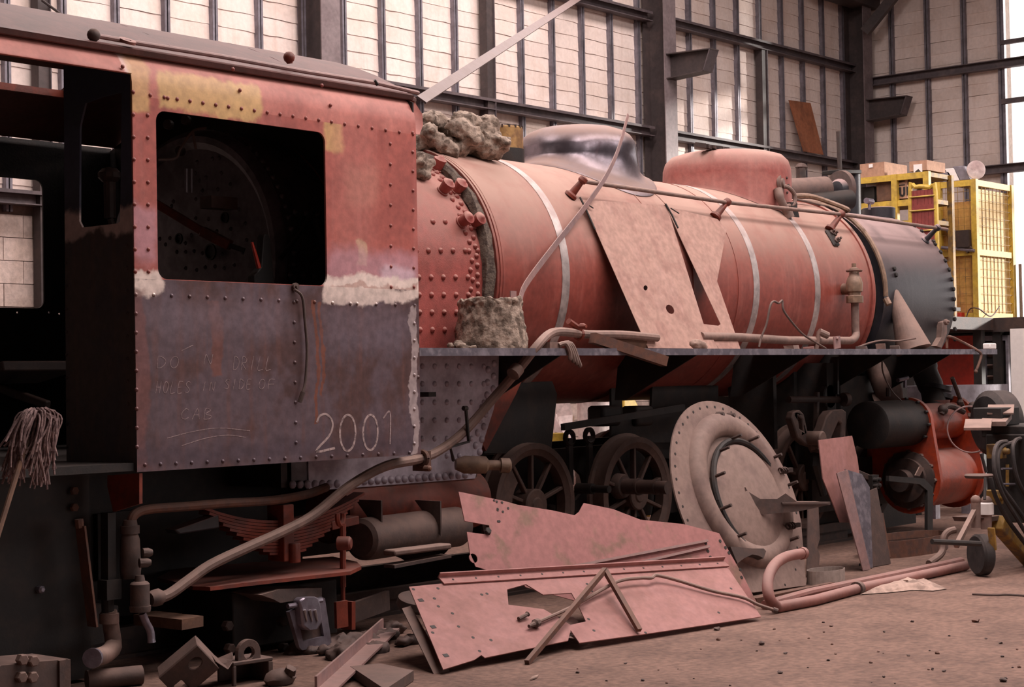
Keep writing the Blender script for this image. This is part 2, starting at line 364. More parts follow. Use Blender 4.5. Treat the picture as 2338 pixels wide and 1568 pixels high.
# concrete block lower wall
blk = B().box(-.197, .197, -.02, .03, -.097, .097).mesh('block', m_block, 0); low = B()
for j in range(15):
    for k in range(60):
        x = 5.0+.4*k+(.2 if j % 2 else 0); z = .1+.2*j+.03
        px, py = vis((x, YW, z))
        if x > XE-.2: continue
        if (-40 < px < 170 and z > 2.0) or (1250 < px < 1560 and 880 < py < 1000): link('block', blk, wall_back, (x, YW+random.uniform(-.004, .004), z))
        else: low.box(x-.197, x+.197, YW-.02, YW+.03, z-.097, z+.097)
low.make('far_blocks', m_block, wall_back, sm=0, kind='stuff')
# studs, girts, posts, columns
sm_ = B().box(-.028, -.024, -.05, .0, 0, 1).box(.024, .028, -.05, 0, 0, 1).box(-.028, -.006, -.052, -.048, 0, 1).box(.006, .028, -.052, -.048, 0, 1).box(-.007, .007, -.032, -.028, 0, 1)
GZ = (3.17, 4.66, 6.13, 7.6)
for x in studX:
    if x < 7 or x > XE-.1: continue
    o = link('stud', sm_.mesh('stud', m_stud, 0), wall_back, (x, YW, 3.05)); o.scale = (1.15, 1.2, ZR-3.05)
for k in range(5):
    y = YW-.06-.58*k
    if y < 10.55: break
    o = link('stud', sm_.mesh('stud', m_stud, 0), wall_right, (XE, y, 3.05), (0, 0, -pi/2)); o.scale = (1.3, 1.2, ZR-3.05)
o = link('stud', sm_.mesh('stud', m_stud, 0), wall_right, (XE, 10.62, 1.5), (0, 0, -pi/2)); o.scale = (1.8, 1.4, ZR-1.5)
for z in GZ:
    for x0, x1 in ((4, 12.08), (12.32, 18.08), (18.32, XE)):
        B().box(x0, x1, YW-.17, YW-.05, z+.05, z+.062).box(x0, x1, YW-.085, YW-.075, z-.05, z+.05).box(x0, x1, YW-.17, YW-.05, z-.062, z-.05).box(x0, x1, YW-.172, YW-.166, z+.03, z+.062).make('girt', m_steelw, wall_back, sm=0)
for z, y1 in ((4.42, 2), (5.92, 2), (7.4, 10.6)):
    B().box(XE-.17, XE-.05, y1, YW, z+.05, z+.062).box(XE-.085, XE-.075, y1, YW, z-.05, z+.05).box(XE-.17, XE-.05, y1, YW, z-.062, z-.05).make('girt', m_steelw, wall_right, sm=0)
B().box(XE-.10, XE-.04, 2, 10.62, 5.35, 5.42).make('glazing_bar', m_steelw, wall_right, sm=0)
B().box(XE-.10, XE-.04, 2, 10.62, 6.2, 6.26).make('glazing_bar', m_steelw, wall_right, sm=0)
for x in (8.95, 14.92, 20.76):
    B().box(x-.06, x+.05, YW-.15, YW-.04, 0, 6.08).make('post', m_coldark, wall_back, sm=0)
    B().box(x+.05, x+.062, YW-.17, YW-.04, 0, 6.08).make('post_flange', m_steelw, wall_back, sm=0)
def column(x, par, corbel=True):
    y0, y1 = YW-.36, YW-.05
    B().box(x-.006, x+.006, y0, y1, 0, ZR).box(x-.15, x+.15, y1-.012, y1, 0, ZR).make('column_web', m_coldark, par, sm=0)
    B().box(x-.13, x+.13, y0-.014, y0, 0, ZR).make('column_flange', m_colface, par, sm=0)
    if corbel:
        z = at(1500, 145, Y=YW-.4).z
        b = B()
        b.prism([(x-.005, y0-.01, z+.15), (x-.005, y0-.66, z+.13), (x-.005, y0-.56, z-.12), (x-.005, y0-.01, z-.15)], (.01, 0, 0))
        b.bar((x, y0, z+.155), (x, y0-.68, z+.135), .2, .014).bar((x, y0, z-.155), (x, y0-.58, z-.125), .2, .014)
        b.make('crane_corbel', m_coldark, par, sm=0)
        B().obox((x, y0-.62, z+.0), (.10, 0, 0), (0, .006, 0), (0, -.05, .13)).make('corbel_end_plate', m_board if False else m_steelw, par, sm=0)
column(12.2, wall_back, False); column(18.16, wall_back)
column(XE-.28, wall_back)
B().bar((XE-.3, YW-.3, 7.25), (XE-.3, 9.5, 8.2), .2, .3).bar((XE-.5, YW-.45, 6.6), (XE-.3, YW-1.2, 7.45), .12, .14).make('rafter', m_coldark, roof, sm=0)
B().bar((XE-1.6, YW-.3, 7.2), (XE, YW-.3, 7.2), .3, .35).make('haunch', m_coldark, roof, sm=0)
B().tube([at(95, 0, Y=YW-.2), at(185, 66, Y=YW-.2)], .012, 6).make('brace_rod', m_coldark, wall_back)
# ================================================================ the locomotive
YC, ZC = 8.57, 2.25           # boiler axis
def cp(x, a, r): return V((x, YC-r*sin(a), ZC+r*cos(a)))
def atcyl(px, py, r):
    d = ray(px, py); oy, oz = CAM.y-YC, CAM.z-ZC
    a = d.y**2+d.z**2; b = 2*(oy*d.y+oz*d.z); c = oy**2+oz**2-r*r; D = b*b-4*a*c
    t = (-b-sqrt(max(D, 0)))/(2*a); return CAM+d*t
def rad(p): return V((0, p.y-YC, p.z-ZC)).normalized()
LOCO = T('steam_locomotive', (10, 8.57, 0), 'stripped steam locomotive in red primer, number 2001 chalked on its cab side', 'locomotive')
X0, X1 = 5.464, 7.547
ZS = 2.058; ZT = 2.985
# --- cab sides
def xz(l, y=YS): return [(x, y, z) for x, z in l]
win = rrect(5.612, 6.80, 2.061, 2.925, .055)
cabside = B().prism(xz([(X0, ZS), (X1, ZS), (X1, ZT), (X0, ZT)]), (0, .012, 0), [xz(win)]).make('cab_side', m_cabred, LOCO, sm=0)
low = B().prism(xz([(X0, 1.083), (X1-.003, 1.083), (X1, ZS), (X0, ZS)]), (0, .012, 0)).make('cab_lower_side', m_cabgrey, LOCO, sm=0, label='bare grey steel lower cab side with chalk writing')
cor = B(); pr = [(7.1, ZT), (7.1, 3.05), (7.112, 3.12), (7.15, 3.185), (7.20, 3.225)]
def sweep(bm, prof, x0, x1, th=.012):
    k = len(bm.v); n = len(prof)
    vs = [(x0, y, z) for y, z in prof]+[(x1, y, z) for y, z in prof]+[(x0, y+th, z-th*.3) for y, z in prof]+[(x1, y+th, z-th*.3) for y, z in prof]
    fs = []
    for i in range(n-1): fs += [(i, n+i, n+i+1, i+1), (2*n+i+1, 3*n+i+1, 3*n+i, 2*n+i)]
    fs += [(i, i+1, 2*n+i+1, 2*n+i) for i in range(n-1)]+[(n+i+1, n+i, 3*n+i, 3*n+i+1) for i in range(n-1)]
    fs += [(0, 2*n, 3*n, n), (n-1, 2*n-1, 4*n-1, 3*n-1)]
    return bm.add(vs, fs)
sweep(cor, pr, X0, X1)
pr2 = [(7.1, 3.095)]+pr[1:]; pr2[1] = (7.1, 3.10)
sweep(cor, pr2, 3.2, X0)
cor.prism([(X1, 7.098, z) for z in (2.99,)]+[(X1+.03, 7.098, 2.99), (X1+.065, 7.1, 3.05), (X1+.07, 7.11, 3.12), (X1+.04, 7.15, 3.2), (X1, 7.19, 3.22)], (0, .01, 0))
cornice = cor.make('cab_cornice', m_cornice, LOCO, sm=50)
rv = B().rivet((0, 0, 0), (0, -1, 0), .0115, .009)
me_rc, me_rg = rv.mesh('rivet', m_rivr, 60), rv.mesh('rivet', m_cabgrey, 60)
def rivets(par, me, pts):
    for x, y in pts: link('rivet', me, par, at(x, y, Y=YS))
def row(x0, y0, x1, y1, n): return [(x0+(x1-x0)*i/(n-1), y0+(y1-y0)*i/(n-1)) for i in range(n)]
rivets(cabside, me_rc, row(304, 210, 309, 620, 9)+row(337, 263, 339, 620, 8)+row(375, 222, 757, 278, 14)+row(787, 283, 943, 306, 6)+row(891, 328, 893, 655, 8)+row(942, 303, 945, 655, 9)+[(343, 217), (383, 224), (755, 240), (548, 206)])
rivets(low, me_rg, row(331, 1061, 935, 1033, 18)+row(310, 672, 313, 1020, 9)+row(351, 673, 800, 693, 12)+row(815, 693, 947, 697, 4)+row(671, 690, 676, 1010, 8)+row(946, 738, 946, 1012, 8)+[(955, 860)])
rivets(cornice, me_rc, [(280, 152), (532, 158), (735, 195)])
# chalk marks on the lower side
CH = {'D': [[(0, 0), (0, 1), (.5, .8), (.6, .4), (.35, .05), (0, 0)]], 'O': [[(.3 + .3*cos(t*pi/6), .5+.5*sin(t*pi/6)) for t in range(13)]], 'N': [[(0, 0), (.1, 1), (.5, 0), (.6, 1)]],
      'R': [[(0, 0), (0, 1), (.5, .8), (.4, .55), (.05, .5), (.55, 0)]], 'I': [[(.2, 0), (.3, 1)]], 'L': [[(.1, 1), (0, 0), (.6, .02)]], 'H': [[(0, 0), (.05, 1)], [(.5, 0), (.55, 1)], [(0, .5), (.55, .5)]],
      'E': [[(.55, 1), (.05, .95), (0, 0), (.55, 0)], [(0, .5), (.45, .5)]], 'S': [[(.6, .9), (.3, 1), (.05, .75), (.5, .35), (.4, .05), (0, .1)]], 'F': [[(.6, 1), (.05, .95), (0, 0)], [(.02, .5), (.5, .5)]],
      'C': [[(.6, .85), (.35, 1), (.05, .6), (.1, .15), (.4, 0), (.65, .15)]], 'A': [[(0, 0), (.35, 1), (.6, 0)], [(.1, .4), (.5, .4)]], 'B': [[(0, 0), (.05, 1), (.5, .85), (.1, .5), (.6, .3), (.45, .02), (0, 0)]],
      '2': [[(.02, .78), (.12, .95), (.35, 1), (.55, .85), (.6, .65), (.45, .38), (0, 0), (.68, .06)]], '0': [[(.3+.27*cos(t*pi/8), .5+.5*sin(t*pi/8)) for t in range(17)]], '1': [[(.08, .84), (.34, 1), (.34, .1)]], 'T': [[(0, 1), (.6, .98)], [(.3, 1), (.28, 0)]]}
def strokes(bm, lines, wd):                          # flat ribbons lying on the panel
    for ln in lines:
        q = smooth([at(x, y, Y=YS) for x, y in ln], 4) if len(ln) > 2 else [at(x, y, Y=YS) for x, y in ln]
        for a, b in zip(q, q[1:]): bm.bar(a+V((0, -.0008, 0)), b+V((0, -.0008, 0)), .0016, wd, (0, 1, 0)) if False else bm.obox((a+b)/2+V((0, -.0006, 0)), (b-a)*.53, V((0, .0006, 0)), (b-a).cross(V((0, 1, 0))).normalized()*wd/2)
def write(bm, txt, x, y, w, h, wd, slant=.12, dy=-.03):
    for c in txt:
        if c in CH: strokes(bm, [[(x+u*w+v*h*slant, y-v*h+dy*u*w) for u, v in l] for l in CH[c]], wd)
        x += w*.98
def letters(t, x, y, w, h):
    for i, c in enumerate(t):
        bm = B(); write(bm, c, x+i*w*.98, y-.03*i*w*0, w, h, .0028); bm.make('chalk_letter', m_chalk2, low, sm=0, kind='stuff' if c in 'HFABENIR' else None)
for t, x, y, w, h in (('DO', 358, 840, 30, 26), ('N', 465, 831, 30, 22), ('DRILL', 532, 844, 19, 30)):
    letters(t, x, y, w, h)
for t, x, y, w, h in (('HOLES', 355, 897, 17, 26), ('IN', 460, 892, 18, 20), ('SIDE', 512, 888, 17, 22), ('OF', 590, 888, 22, 22)):
    letters(t, x, y, w, h)
letters('CAB', 412, 957, 27, 24)
for l in ([(382, 1000), (440, 985), (500, 977), (570, 983)], [(415, 1017), (470, 1000), (520, 993), (560, 998)], [(415, 800), (440, 788)]):
    bm = B(); strokes(bm, [l], .0032); bm.make('chalk_line', m_chalk2, low, sm=0)
for c, x, y, w, h in (('2', 722, 1030, 62, 84), ('0', 774, 1030, 66, 82), ('0', 827, 1028, 62, 80), ('1', 870, 1022, 60, 80)):
    bm = B(); write(bm, c, x, y, w, h, .013 if c != '1' else .009, .0, -.05); bm.make('chalk_number', m_chalk if c != '1' else m_chalk2, low, sm=0)
# small hose hanging on the side
hb = B().lathe(at(672, 655, Y=YS), (0, -1, 0), [(0, .022), (.018, .022), (.018, .010), (.03, .010)], 12).tube(smooth(pth([(672, 660, YS-.02), (690, 678, YS-.03), (696, 730, YS-.03), (701, 800, YS-.03), (697, 870, YS-.03), (690, 898, YS-.03), (683, 918, YS-.015)])), .008, 8)
hb.tube(pth([(692, 895, YS-.03), (684, 918, YS-.02)]), .013, 8).make('hanging_hose', m_iron, LOCO)
# --- rear end panel of the cab with its narrow window
yz = lambda l: [at(x, y, X=X0) for x, y in l]
rear = B().prism(yz([(297, 165), (313, 1073), (152, 1071), (145, 150)]), (.012, 0, 0), [yz([(182, 300), (183, 285), (195, 235), (230, 222), (278, 210), (274, 505), (268, 510), (200, 518), (188, 519), (181, 505)])]).make('cab_rear_panel', m_rear, LOCO, sm=0)
b = B()
for x, y in row(290, 560, 292, 1025, 10)+row(157, 1060, 290, 1063, 5)+row(151, 600, 154, 1020, 9): b.rivet(at(x, y, X=X0), (-1, 0, 0), .010, .008)
b.make('rear_rivets', m_rear, rear, kind='stuff')
# --- far cab side, front plate and roof
YF = 10.05
fw = rrect(at(-180, 600, Y=YF).x, at(100, 600, Y=YF).x, 2.06, 2.93, .06)
hol = [[(c.x+.008*cos(t), c.z+.008*sin(t)) for t in [2*pi*i/8 for i in range(8)]] for c in (at(112, 713, Y=YF), at(136, 716, Y=YF), at(40, 713, Y=YF))]
B().prism(xz([(4.7, 1.08), (X1, 1.08), (X1, 3.2), (4.7, 3.2)], YF), (0, .012, 0), [xz(fw, YF)]+[xz(h, YF) for h in hol]).make('far_cab_side', m_black, LOCO, sm=0)
ring = [(YC+.80*cos(t), ZC+.80*sin(t)) for t in [2*pi*i/40 for i in range(40)]]
fr = [(YS+.012, 1.09), (YS+.012, 3.18), (7.6, 3.38), (8.1, 3.5), (8.57, 3.54), (9.04, 3.5), (9.54, 3.38), (YF, 3.18), (YF, 1.09)]
B().prism([(X1-.012, y, z) for y, z in fr], (.01, 0, 0), [[(X1-.012, YC+.852*cos(t), ZC+.852*sin(t)) for t in [2*pi*i/40 for i in range(40)]]]).make('cab_front_plate', m_black, LOCO, sm=0)
rb_ = B()
def roofarc(x0, x1, a0, a1, n=10, top=3.63, e=3.215, h=.018):
    Rr = ((YC-7.14)**2+(top-e)**2)/(2*(top-e)); zc = top-Rr; A = math.asin((YC-7.14)/Rr)
    pp = []
    for i in range(n+1):
        a = A*(a0+(a1-a0)*i/n); pp.append((YC+Rr*sin(a), zc+Rr*cos(a)))
    sweep_flat(rb_, pp, x0, x1, h)
def sweep_flat(bm, pp, x0, x1, h):
    n = len(pp); vs = [(x, y, z+d) for x in (x0, x1) for d in (0, -h) for y, z in pp]
    ix = lambda xi, di, i: (xi*2+di)*n+i; fs = []
    for i in range(n-1): fs += [(ix(0, 0, i), ix(1, 0, i), ix(1, 0, i+1), ix(0, 0, i+1)), (ix(0, 1, i+1), ix(1, 1, i+1), ix(1, 1, i), ix(0, 1, i)), (ix(0, 0, i+1), ix(0, 1, i+1), ix(0, 1, i), ix(0, 0, i)), (ix(1, 0, i), ix(1, 1, i), ix(1, 1, i+1), ix(1, 0, i+1))]
    fs += [(ix(0, 0, 0), ix(0, 1, 0), ix(1, 1, 0), ix(1, 0, 0)), (ix(0, 0, n-1), ix(1, 0, n-1), ix(1, 1, n-1), ix(0, 1, n-1))]
    bm.add(vs, fs)
def shell_sweep(bm, pp, x0, x1):
    n = len(pp); bm.add([(x, y, z) for x in (x0, x1) for y, z in pp], [(i, n+i, n+i+1, i+1) for i in range(n-1)])
roofarc(6.75, 7.60, -1, 1, 16); roofarc(5.9, 6.75, -1, .44, 10); roofarc(5.9, 6.75, .66, 1, 3); roofarc(3.2, 5.9, -1, 1, 16)
roof_c = rb_.make('cab_roof', m_roofcab, LOCO, sm=40)
hy = lambda y: 3.63-(y-YC)**2*.2
B().bar((5.9, 9.50, hy(9.5)-.03), (6.75, 9.50, hy(9.5)-.03), .03, .045).bar((6.77, 9.18, hy(9.18)-.03), (6.77, 9.52, hy(9.5)-.03), .03, .05).make('roof_opening_frame', m_red, LOCO, sm=0)
gl = [at(x, y, Y=7.16) for x, y in ((222, 82), (300, 96), (500, 128), (700, 164), (862, 190), (955, 212))]
B().tube(gl, .013, 8).make('gutter_rail', m_strip, LOCO)
B().sph(at(214, 80, Y=7.16), .034, 12).make('rail_end_knob', m_iron, LOCO)
B().sph(at(660, 131, Y=7.3), .034, 12).tube([at(660, 131, Y=7.3), at(662, 145, Y=7.3)], .018).make('roof_knob', m_red, LOCO)
q = at(290, 97, Y=7.15); B().lathe(q, (0, -.5, 1), [(0, .045), (.015, .045), (.015, .02), (.004, .02)], 14).make('rail_bracket', m_pipe, LOCO)
sweep(B(), [(7.13, 3.2), (7.12, 3.225), (7.15, 3.24)], 3.2, 7.56).make('gutter', m_roofcab, LOCO, sm=0)
B().tube(pth([(855, 183, 7.15), (862, 194, 7.15)]), .01, 6).make('gutter_hook', m_black, LOCO)
B().box(4.3, X1, YS+.02, YF, 1.09, 1.13).make('cab_floor', m_black, LOCO, sm=0)
# --- backhead inside the cab
XB = 7.02
b = B().lathe((XB, YC, ZC+.03), (1, 0, 0), [(0, .80), (-.0, .80)], 48, cap=False)
b = B().lathe((XB, YC, ZC+.03), (1, 0, 0), [(.03, .72), (0, .76), (0, .80), (.03, .835), (.06, .845)], 56)
bh = b.make('backhead', m_back, LOCO)
st = B().rivet((0, 0, 0), (-1, 0, 0), .014, .016).mesh('stay', m_back, 60)
for x, y in ((450, 370), (446, 395), (455, 412), (470, 405), (505, 395), (526, 420), (497, 432), (462, 435), (447, 455), (487, 465), (514, 462), (545, 478), (447, 498), (476, 500), (495, 528), (527, 522), (560, 510), (440, 515), (412, 540), (388, 543), (437, 537), (423, 555), (365, 545), (404, 575), (424, 575), (443, 573), (462, 578), (507, 580), (554, 576), (535, 605), (512, 612), (491, 608), (469, 610), (449, 616), (424, 612), (563, 548), (392, 470), (396, 460), (500, 360), (485, 362), (378, 558)):
    link('stay', st, bh, at(x, y, X=XB))
for x, y, r in ((515, 497, .035), (482, 575, .052), (410, 545, .035)): B().lathe(at(x, y, X=XB), (-1, 0, 0), [(0, r), (.012, r), (.012, r*.8), (.002, r*.75)], 18).make('hand_hole', m_black, bh)
wr = B()
sweep_pts = [(YC-.855, .9), (YC-.855, 1.6)]+[(YC-.855*cos(i*pi/24), ZC+.855*sin(i*pi/24)) for i in range(25)]+[(YC+.855, 1.6), (YC+.855, .9)]
shell_sweep(wr, sweep_pts, XB+.05, X1); wrap = wr.make('inner_wrapper', m_back, LOCO, sm=50)
rvb = B().rivet((0, 0, 0), (0, -1, 0), .022, .022, 10).mesh('wrapper_rivet', m_back, 60)
from math import atan2
for i in range(22):
    a = .15+i*.085; p = V((XB+.10, YC-.855*sin(min(a, pi/2)), ZC+.855*cos(a)))
    o = link('wrapper_rivet', rvb, wrap, p, (-(pi/2-min(a, pi/2)), 0, 0))
for x, y in ((664, 628), (693, 629), (718, 630), (675, 484), (700, 487), (726, 490)): link('wrapper_rivet', rvb, wrap, at(x, y, Y=YC-.855))
B().tube(pth([(640, 590, 7.66), (690, 525, 7.66), (716, 480, 7.66)]), .016).tube(pth([(722, 500, 7.62), (738, 560, 7.62), (700, 600, 7.62)]), .03).make('backhead_pipe', m_black, LOCO)
b = B().bar(at(340, 455, X=6.6), at(462, 528, X=6.75), .03, .05); b.bar(at(462, 528, X=6.75), at(525, 560, X=6.8), .05, .06)
b.make('regulator_handle', m_red, LOCO, bev=.006)
B().bar(at(525, 560, X=6.8), at(558, 572, X=6.85), .02, .03).make('regulator_rod', m_black, LOCO)
rev = B().prism([at(x, y, Y=7.5) for x, y in ((580, 650), (581, 628), (597, 610), (602, 540), (606, 533), (614, 534), (617, 545), (624, 620), (628, 650))], (0, .06, 0)).make('reverser_lever', m_black, LOCO, bev=.006)
B().tube(pth([(575, 553, 7.48), (584, 585, 7.48), (591, 612, 7.48)]), [.008, .012, .014], 8).make('trigger', m_lever, rev)
b = B().tube(pth([(425, 385, 7.9), (425, 440, 7.9)]), .012).tube(pth([(437, 385, 7.9), (437, 440, 7.9)]), .008); b.make('gauge_glass', m_glint if False else m_back, LOCO)
b = B().tube(smooth(pth([(360, 365, 7.9), (400, 362, 7.9), (412, 340, 7.9), (440, 300, 7.9), (470, 292, 7.9)])), .008).tube(pth([(440, 300, 7.9), (447, 340, 7.9)]), .008)
b.box(6.6, 6.8, 7.85, 7.95, 2.55, 2.62).make('cab_pipework', m_iron, LOCO)
for x, y in ((388, 285), (428, 275), (415, 345)): B().lathe(at(x, y, X=6.8), (-1, -.3, 0), [(0, .03), (.03, .03), (.035, .026)], 14).make('gauge', m_dark, LOCO)
b = B(); q = at(250, 400, X=6.2); b.sph(q, .07, 10, (1, 1, .7)).tube([q, q+V((0, 0, -.25))], .035).tube([q+V((0, 0, -.25)), q+V((.1, 0, -.5))], .02).make('lubricator', m_dark, LOCO)
# --- firebox outside the cab
fb = B(); XF = 8.83; pts = [(YC-.86, 1.70)]+[(YC-.86*cos(i*pi/36), ZC+.86*sin(i*pi/36)) for i in range(37)]+[(YC+.86, 1.70)]
shell_sweep(fb, pts, X1-.03, XF); fire = fb.make('firebox', m_fire, LOCO, sm=50)
flr = B().rivet((0, 0, 0), (0, 0, 1), .021, .02, 9).mesh('stay_bolt', m_fire, 60)
def oncyl(name, me, par, x, a, r, flat=False):
    if a <= pi/2: p = cp(x, a, r); rot = (a, 0, 0)
    else: p = V((x, YC-r, ZC-(a-pi/2)*r)); rot = (pi/2, 0, 0)
    return link(name, me, par, p, rot)
for i in range(26):
    oncyl('stay_bolt', flr, fire, XF-.055, .25+i*.075, .86)
    oncyl('stay_bolt', flr, fire, XF-.105-.02*(i % 2), .29+i*.075, .86)
for px0, y in ((978, 572), (984, 633), (985, 673), (986, 713), (987, 753)):
    for i in range(6):
        x = px0-28+28*i
        if x > 1095: continue
        p = atcyl(x, y, .86) if y < 600 else at(x, y, Y=YC-.86); link('stay_bolt', flr, fire, p, (R_(70) if y < 600 else pi/2, 0, 0))
for x, y in ((988, 506), (1016, 506)): link('stay_bolt', flr, fire, atcyl(x, y, .86), (R_(55), 0, 0))
plug = B().lathe((0, 0, 0), (0, 0, 1), [(-.01, .045), (.01, .045), (.01, .036), (.075, .046), (.085, .046), (.09, .03), (.105, .018), (.11, .005)], 14).mesh('washout_plug', m_fire, 50)
for x, y in ((1010, 437), (1040, 437), (1052, 508), (1079, 510), (995, 388)):
    p = atcyl(x, y, .86); link('washout_plug', plug, fire, p, (-atan2(-(YC-p.y), p.z-ZC) if False else atan2(YC-p.y, p.z-ZC), 0, 0))
# lower grey side, throat plate and foundation ring
gs = B().prism([at(x, y, Y=YC-.865) for x, y in ((960, 812), (1139, 812), (1138, 880), (1127, 935), (1103, 1010), (1085, 1092), (823, 1112))]+[V((7.2, YC-.865, .87)), V((7.2, YC-.865, 1.70))], (0, .02, 0)).make('firebox_lower_side', m_grey, LOCO, sm=0, label='grey painted firebox side')
gr = B().rivet((0, 0, 0), (0, -1, 0), .020, .018, 9).mesh('stay_bolt', m_grey, 60); gb = B().rivet((0, 0, 0), (0, -1, 0), .026, .022, 10).mesh('ring_rivet', m_grey, 60)
for y in (836, 876, 918, 959, 1001, 1040):
    for i in range(7):
        x = 964+28*i
        if x < 1128-max(0, y-900)*.42: link('stay_bolt', gr, gs, at(x, y, Y=YC-.865))
for i in range(9):
    t = i/8; x, y = 1128-t*(38 if t > .3 else 10), 830+t*230
    link('ring_rivet', gb, gs, at(x, y, Y=YC-.865)); link('ring_rivet', gb, gs, at(x-14, y+14, Y=YC-.865))
for x, y in row(832, 1098, 1062, 1084, 16)+row(668, 1106, 770, 1104, 7): link('ring_rivet', gb, gs, at(x, y, Y=YC-.868))
B().box(7.0, 8.75, YC+.84, YC+.86, .87, 1.7).box(7.0, 7.05, YC-.84, YC+.84, .9, 1.7).prism([(8.93, YC-.85, 1.7), (8.72, YC-.85, .87), (8.72, YC+.85, .87), (8.93, YC+.85, 1.7)], (.02, 0, 0)).make('firebox_inner_sides', m_dark, LOCO, sm=0)
ash = B(); 
ap = [at(x, y, Y=7.66) for x, y in ((822, 1112), (1110, 1094))]
ash.lathe((7.5, 7.86, .72), (1, 0, 0), [(0, .2), (1.32, .2)], 24); ash.make('ashpan_hood', m_red, LOCO)
B().prism([at(x, y, Y=7.85) for x, y in ((1140, 812), (1216, 812), (1178, 900), (1110, 1030), (1100, 1010), (1127, 935))], (0, .03, 0)).make('throat_plate', m_red, LOCO, sm=0)
# --- lagging ring, cladding, bands, smokebox
RCL = .935
lg = B().lathe((XF-.005, YC, ZC), (1, 0, 0), [(0, .86), (0, .895), (.02, .915), (.07, .92), (.075, .86)], 90, cap=False).jit(.009, 3); lg.make('lagging_edge', m_lagd, LOCO)
def shell(x0, x1, r0, r1, n=72): return B().lathe((x0, YC, ZC), (1, 0, 0), [(0, r0-.012), (0, r0), (x1-x0, r1), (x1-x0, r1-.012)], n, cap=False)
clad = shell(8.93, 14.15, RCL, .90).make('boiler_cladding', m_boiler, LOCO)
B().lathe((8.90, YC, ZC), (1, 0, 0), [(0, RCL-.03), (0, RCL-.004), (.012, RCL+.002), (.03, RCL-.010), (.045, RCL-.01), (.055, RCL+.003), (.075, RCL+.001)], 90, cap=False).make('cladding_edge', m_boiler, LOCO)
rcl = lambda x: RCL-(x-8.93)/(14.15-8.93)*.035
def band(px, w, m): shell(px, px+w, rcl(px)+.004, rcl(px+w)+.004, 90).make('cladding_band', m, LOCO)
for x, w, m in ((9.60, .085, m_silver), (11.25, .05, m_boiler), (12.13, .09, m_silver), (13.12, .09, m_silver), (10.9, .012, m_boiler), (11.9, .01, m_boiler)): band(x, w, m)
B().lathe((14.13, YC, ZC), (1, 0, 0), [(0, .89), (0, .915), (.015, .922), (.04, .922), (.05, .91), (.06, .85)], 80, cap=False).make('cladding_end_ring', m_boiler, LOCO)
B().lathe((14.15, YC, ZC), (1, 0, 0), [(0, .80), (.30, .80)], 60, cap=False).make('boiler_shell', m_black, LOCO)
XS0, XS1 = 14.42, 15.92
B().lathe((XS0, YC, ZC), (1, 0, 0), [(0, .8), (0, .872), (.03, .872), (.03, .858), (XS1-XS0-.03, .858), (XS1-XS0, .84), (XS1-XS0+.01, .3)], 80).make('smokebox', m_smoke, LOCO)
bo = B().hexb((0, 0, 0), (0, 0, 1), .022, .022).mesh('ring_bolt', m_black, 0)
bol = B()
for i in range(20): oncyl('ring_bolt', bo, LOCO, 15.86, .55+i*.115, .855) if i < 14 else None
for i in range(34): 
    p = cp(14.30, .4+i*.06, .80); bol.hexb(p, p-V((p.x, YC, ZC)), .02, .035)
bol.make('shell_bolts', m_iron, LOCO, kind='stuff')
for x, y in ((2040, 614), (2044, 628), (2130, 552)): 
    p = atcyl(x, y, .858); o = oncyl('ring_bolt', bo, LOCO, p.x, atan2(YC-p.y, p.z-ZC), .858)
B().torus((14.36, YC, ZC), (1, 0, 0), .90, .022, 36, 8, pi*.55, pi*1.32).make('oil_pipe', m_oldbrass, LOCO) if False else None
a0 = [cp(14.37, -.5+i*.075, .915) for i in range(29)]
B().tube(a0, .024, 8).make('circumference_pipe', m_oldbrass, LOCO)
B().tube([cp(14.37, 1.62, .915), cp(14.37, 1.68, .95)], .032, 8).make('pipe_cap', m_oldbrass, LOCO)
B().tube(smooth([atcyl(1815, 462, .93)+V((0, 0, .03)), at(1850, 462, Y=8.2), at(1905, 478, Y=8.15), at(1950, 503, Y=8.1), at(1985, 540, Y=8.0)]), .012, 7).make('thin_pipe', m_iron, LOCO)
# --- domes and boiler-top fittings
def dome(name, x, prof, m, zb, flare, n=56, base=None):
    b = B(); k = 0; vs = []; fs = []
    P = prof
    for i, (r, z) in enumerate(P):
        for j in range(n):
            g = 2*pi*j/n; X = x+r*cos(g); Y = YC+r*sin(g); Z = z
            if z is None or i < flare:
                dz = sqrt(max(.01, (rcl(x)+.006)**2-(Y-YC)**2)); Z = ZC+dz+(0 if i == 0 else z)
            vs.append((X, Y, Z))
    for i in range(len(P)-1):
        for j in range(n):
            j2 = (j+1) % n; fs.append((i*n+j, i*n+j2, (i+1)*n+j2, (i+1)*n+j))
    fs.append(tuple((len(P)-1)*n+j for j in range(n)))
    return b.add(vs, fs).make(name, m, LOCO, sm=60)
XD1, XD2 = at(1318, 355, Y=YC).x, at(1660, 440, Y=YC).x
dome('steam_dome', XD1, [(.63, 0), (.62, .018), (.55, .035), (.50, .07), (.484, 3.28), (.478, 3.35), (.46, 3.41), (.43, 3.455), (.38, 3.49), (.30, 3.518), (.18, 3.535), (.0, 3.54)], m_dome, 0, 4)
dome('sand_dome', XD2, [(.585, 0), (.575, .03), (.575, 3.30), (.572, 3.36), (.55, 3.43), (.50, 3.48), (.40, 3.51), (.2, 3.525), (.0, 3.53)], m_sand, 0, 2)
b = B()
for i in range(13): 
    q = at(1580+i*11+random.uniform(-3, 3), 352+random.uniform(-2, 2), Y=YC); b.obox((q.x, YC-.1, 3.53), V((random.uniform(.03, .07), .02, .0)), V((-.01, .05, .01)), V((0, 0, random.uniform(.008, .02))))
b.make('dome_top_debris', m_dark, LOCO, sm=0, kind='stuff')
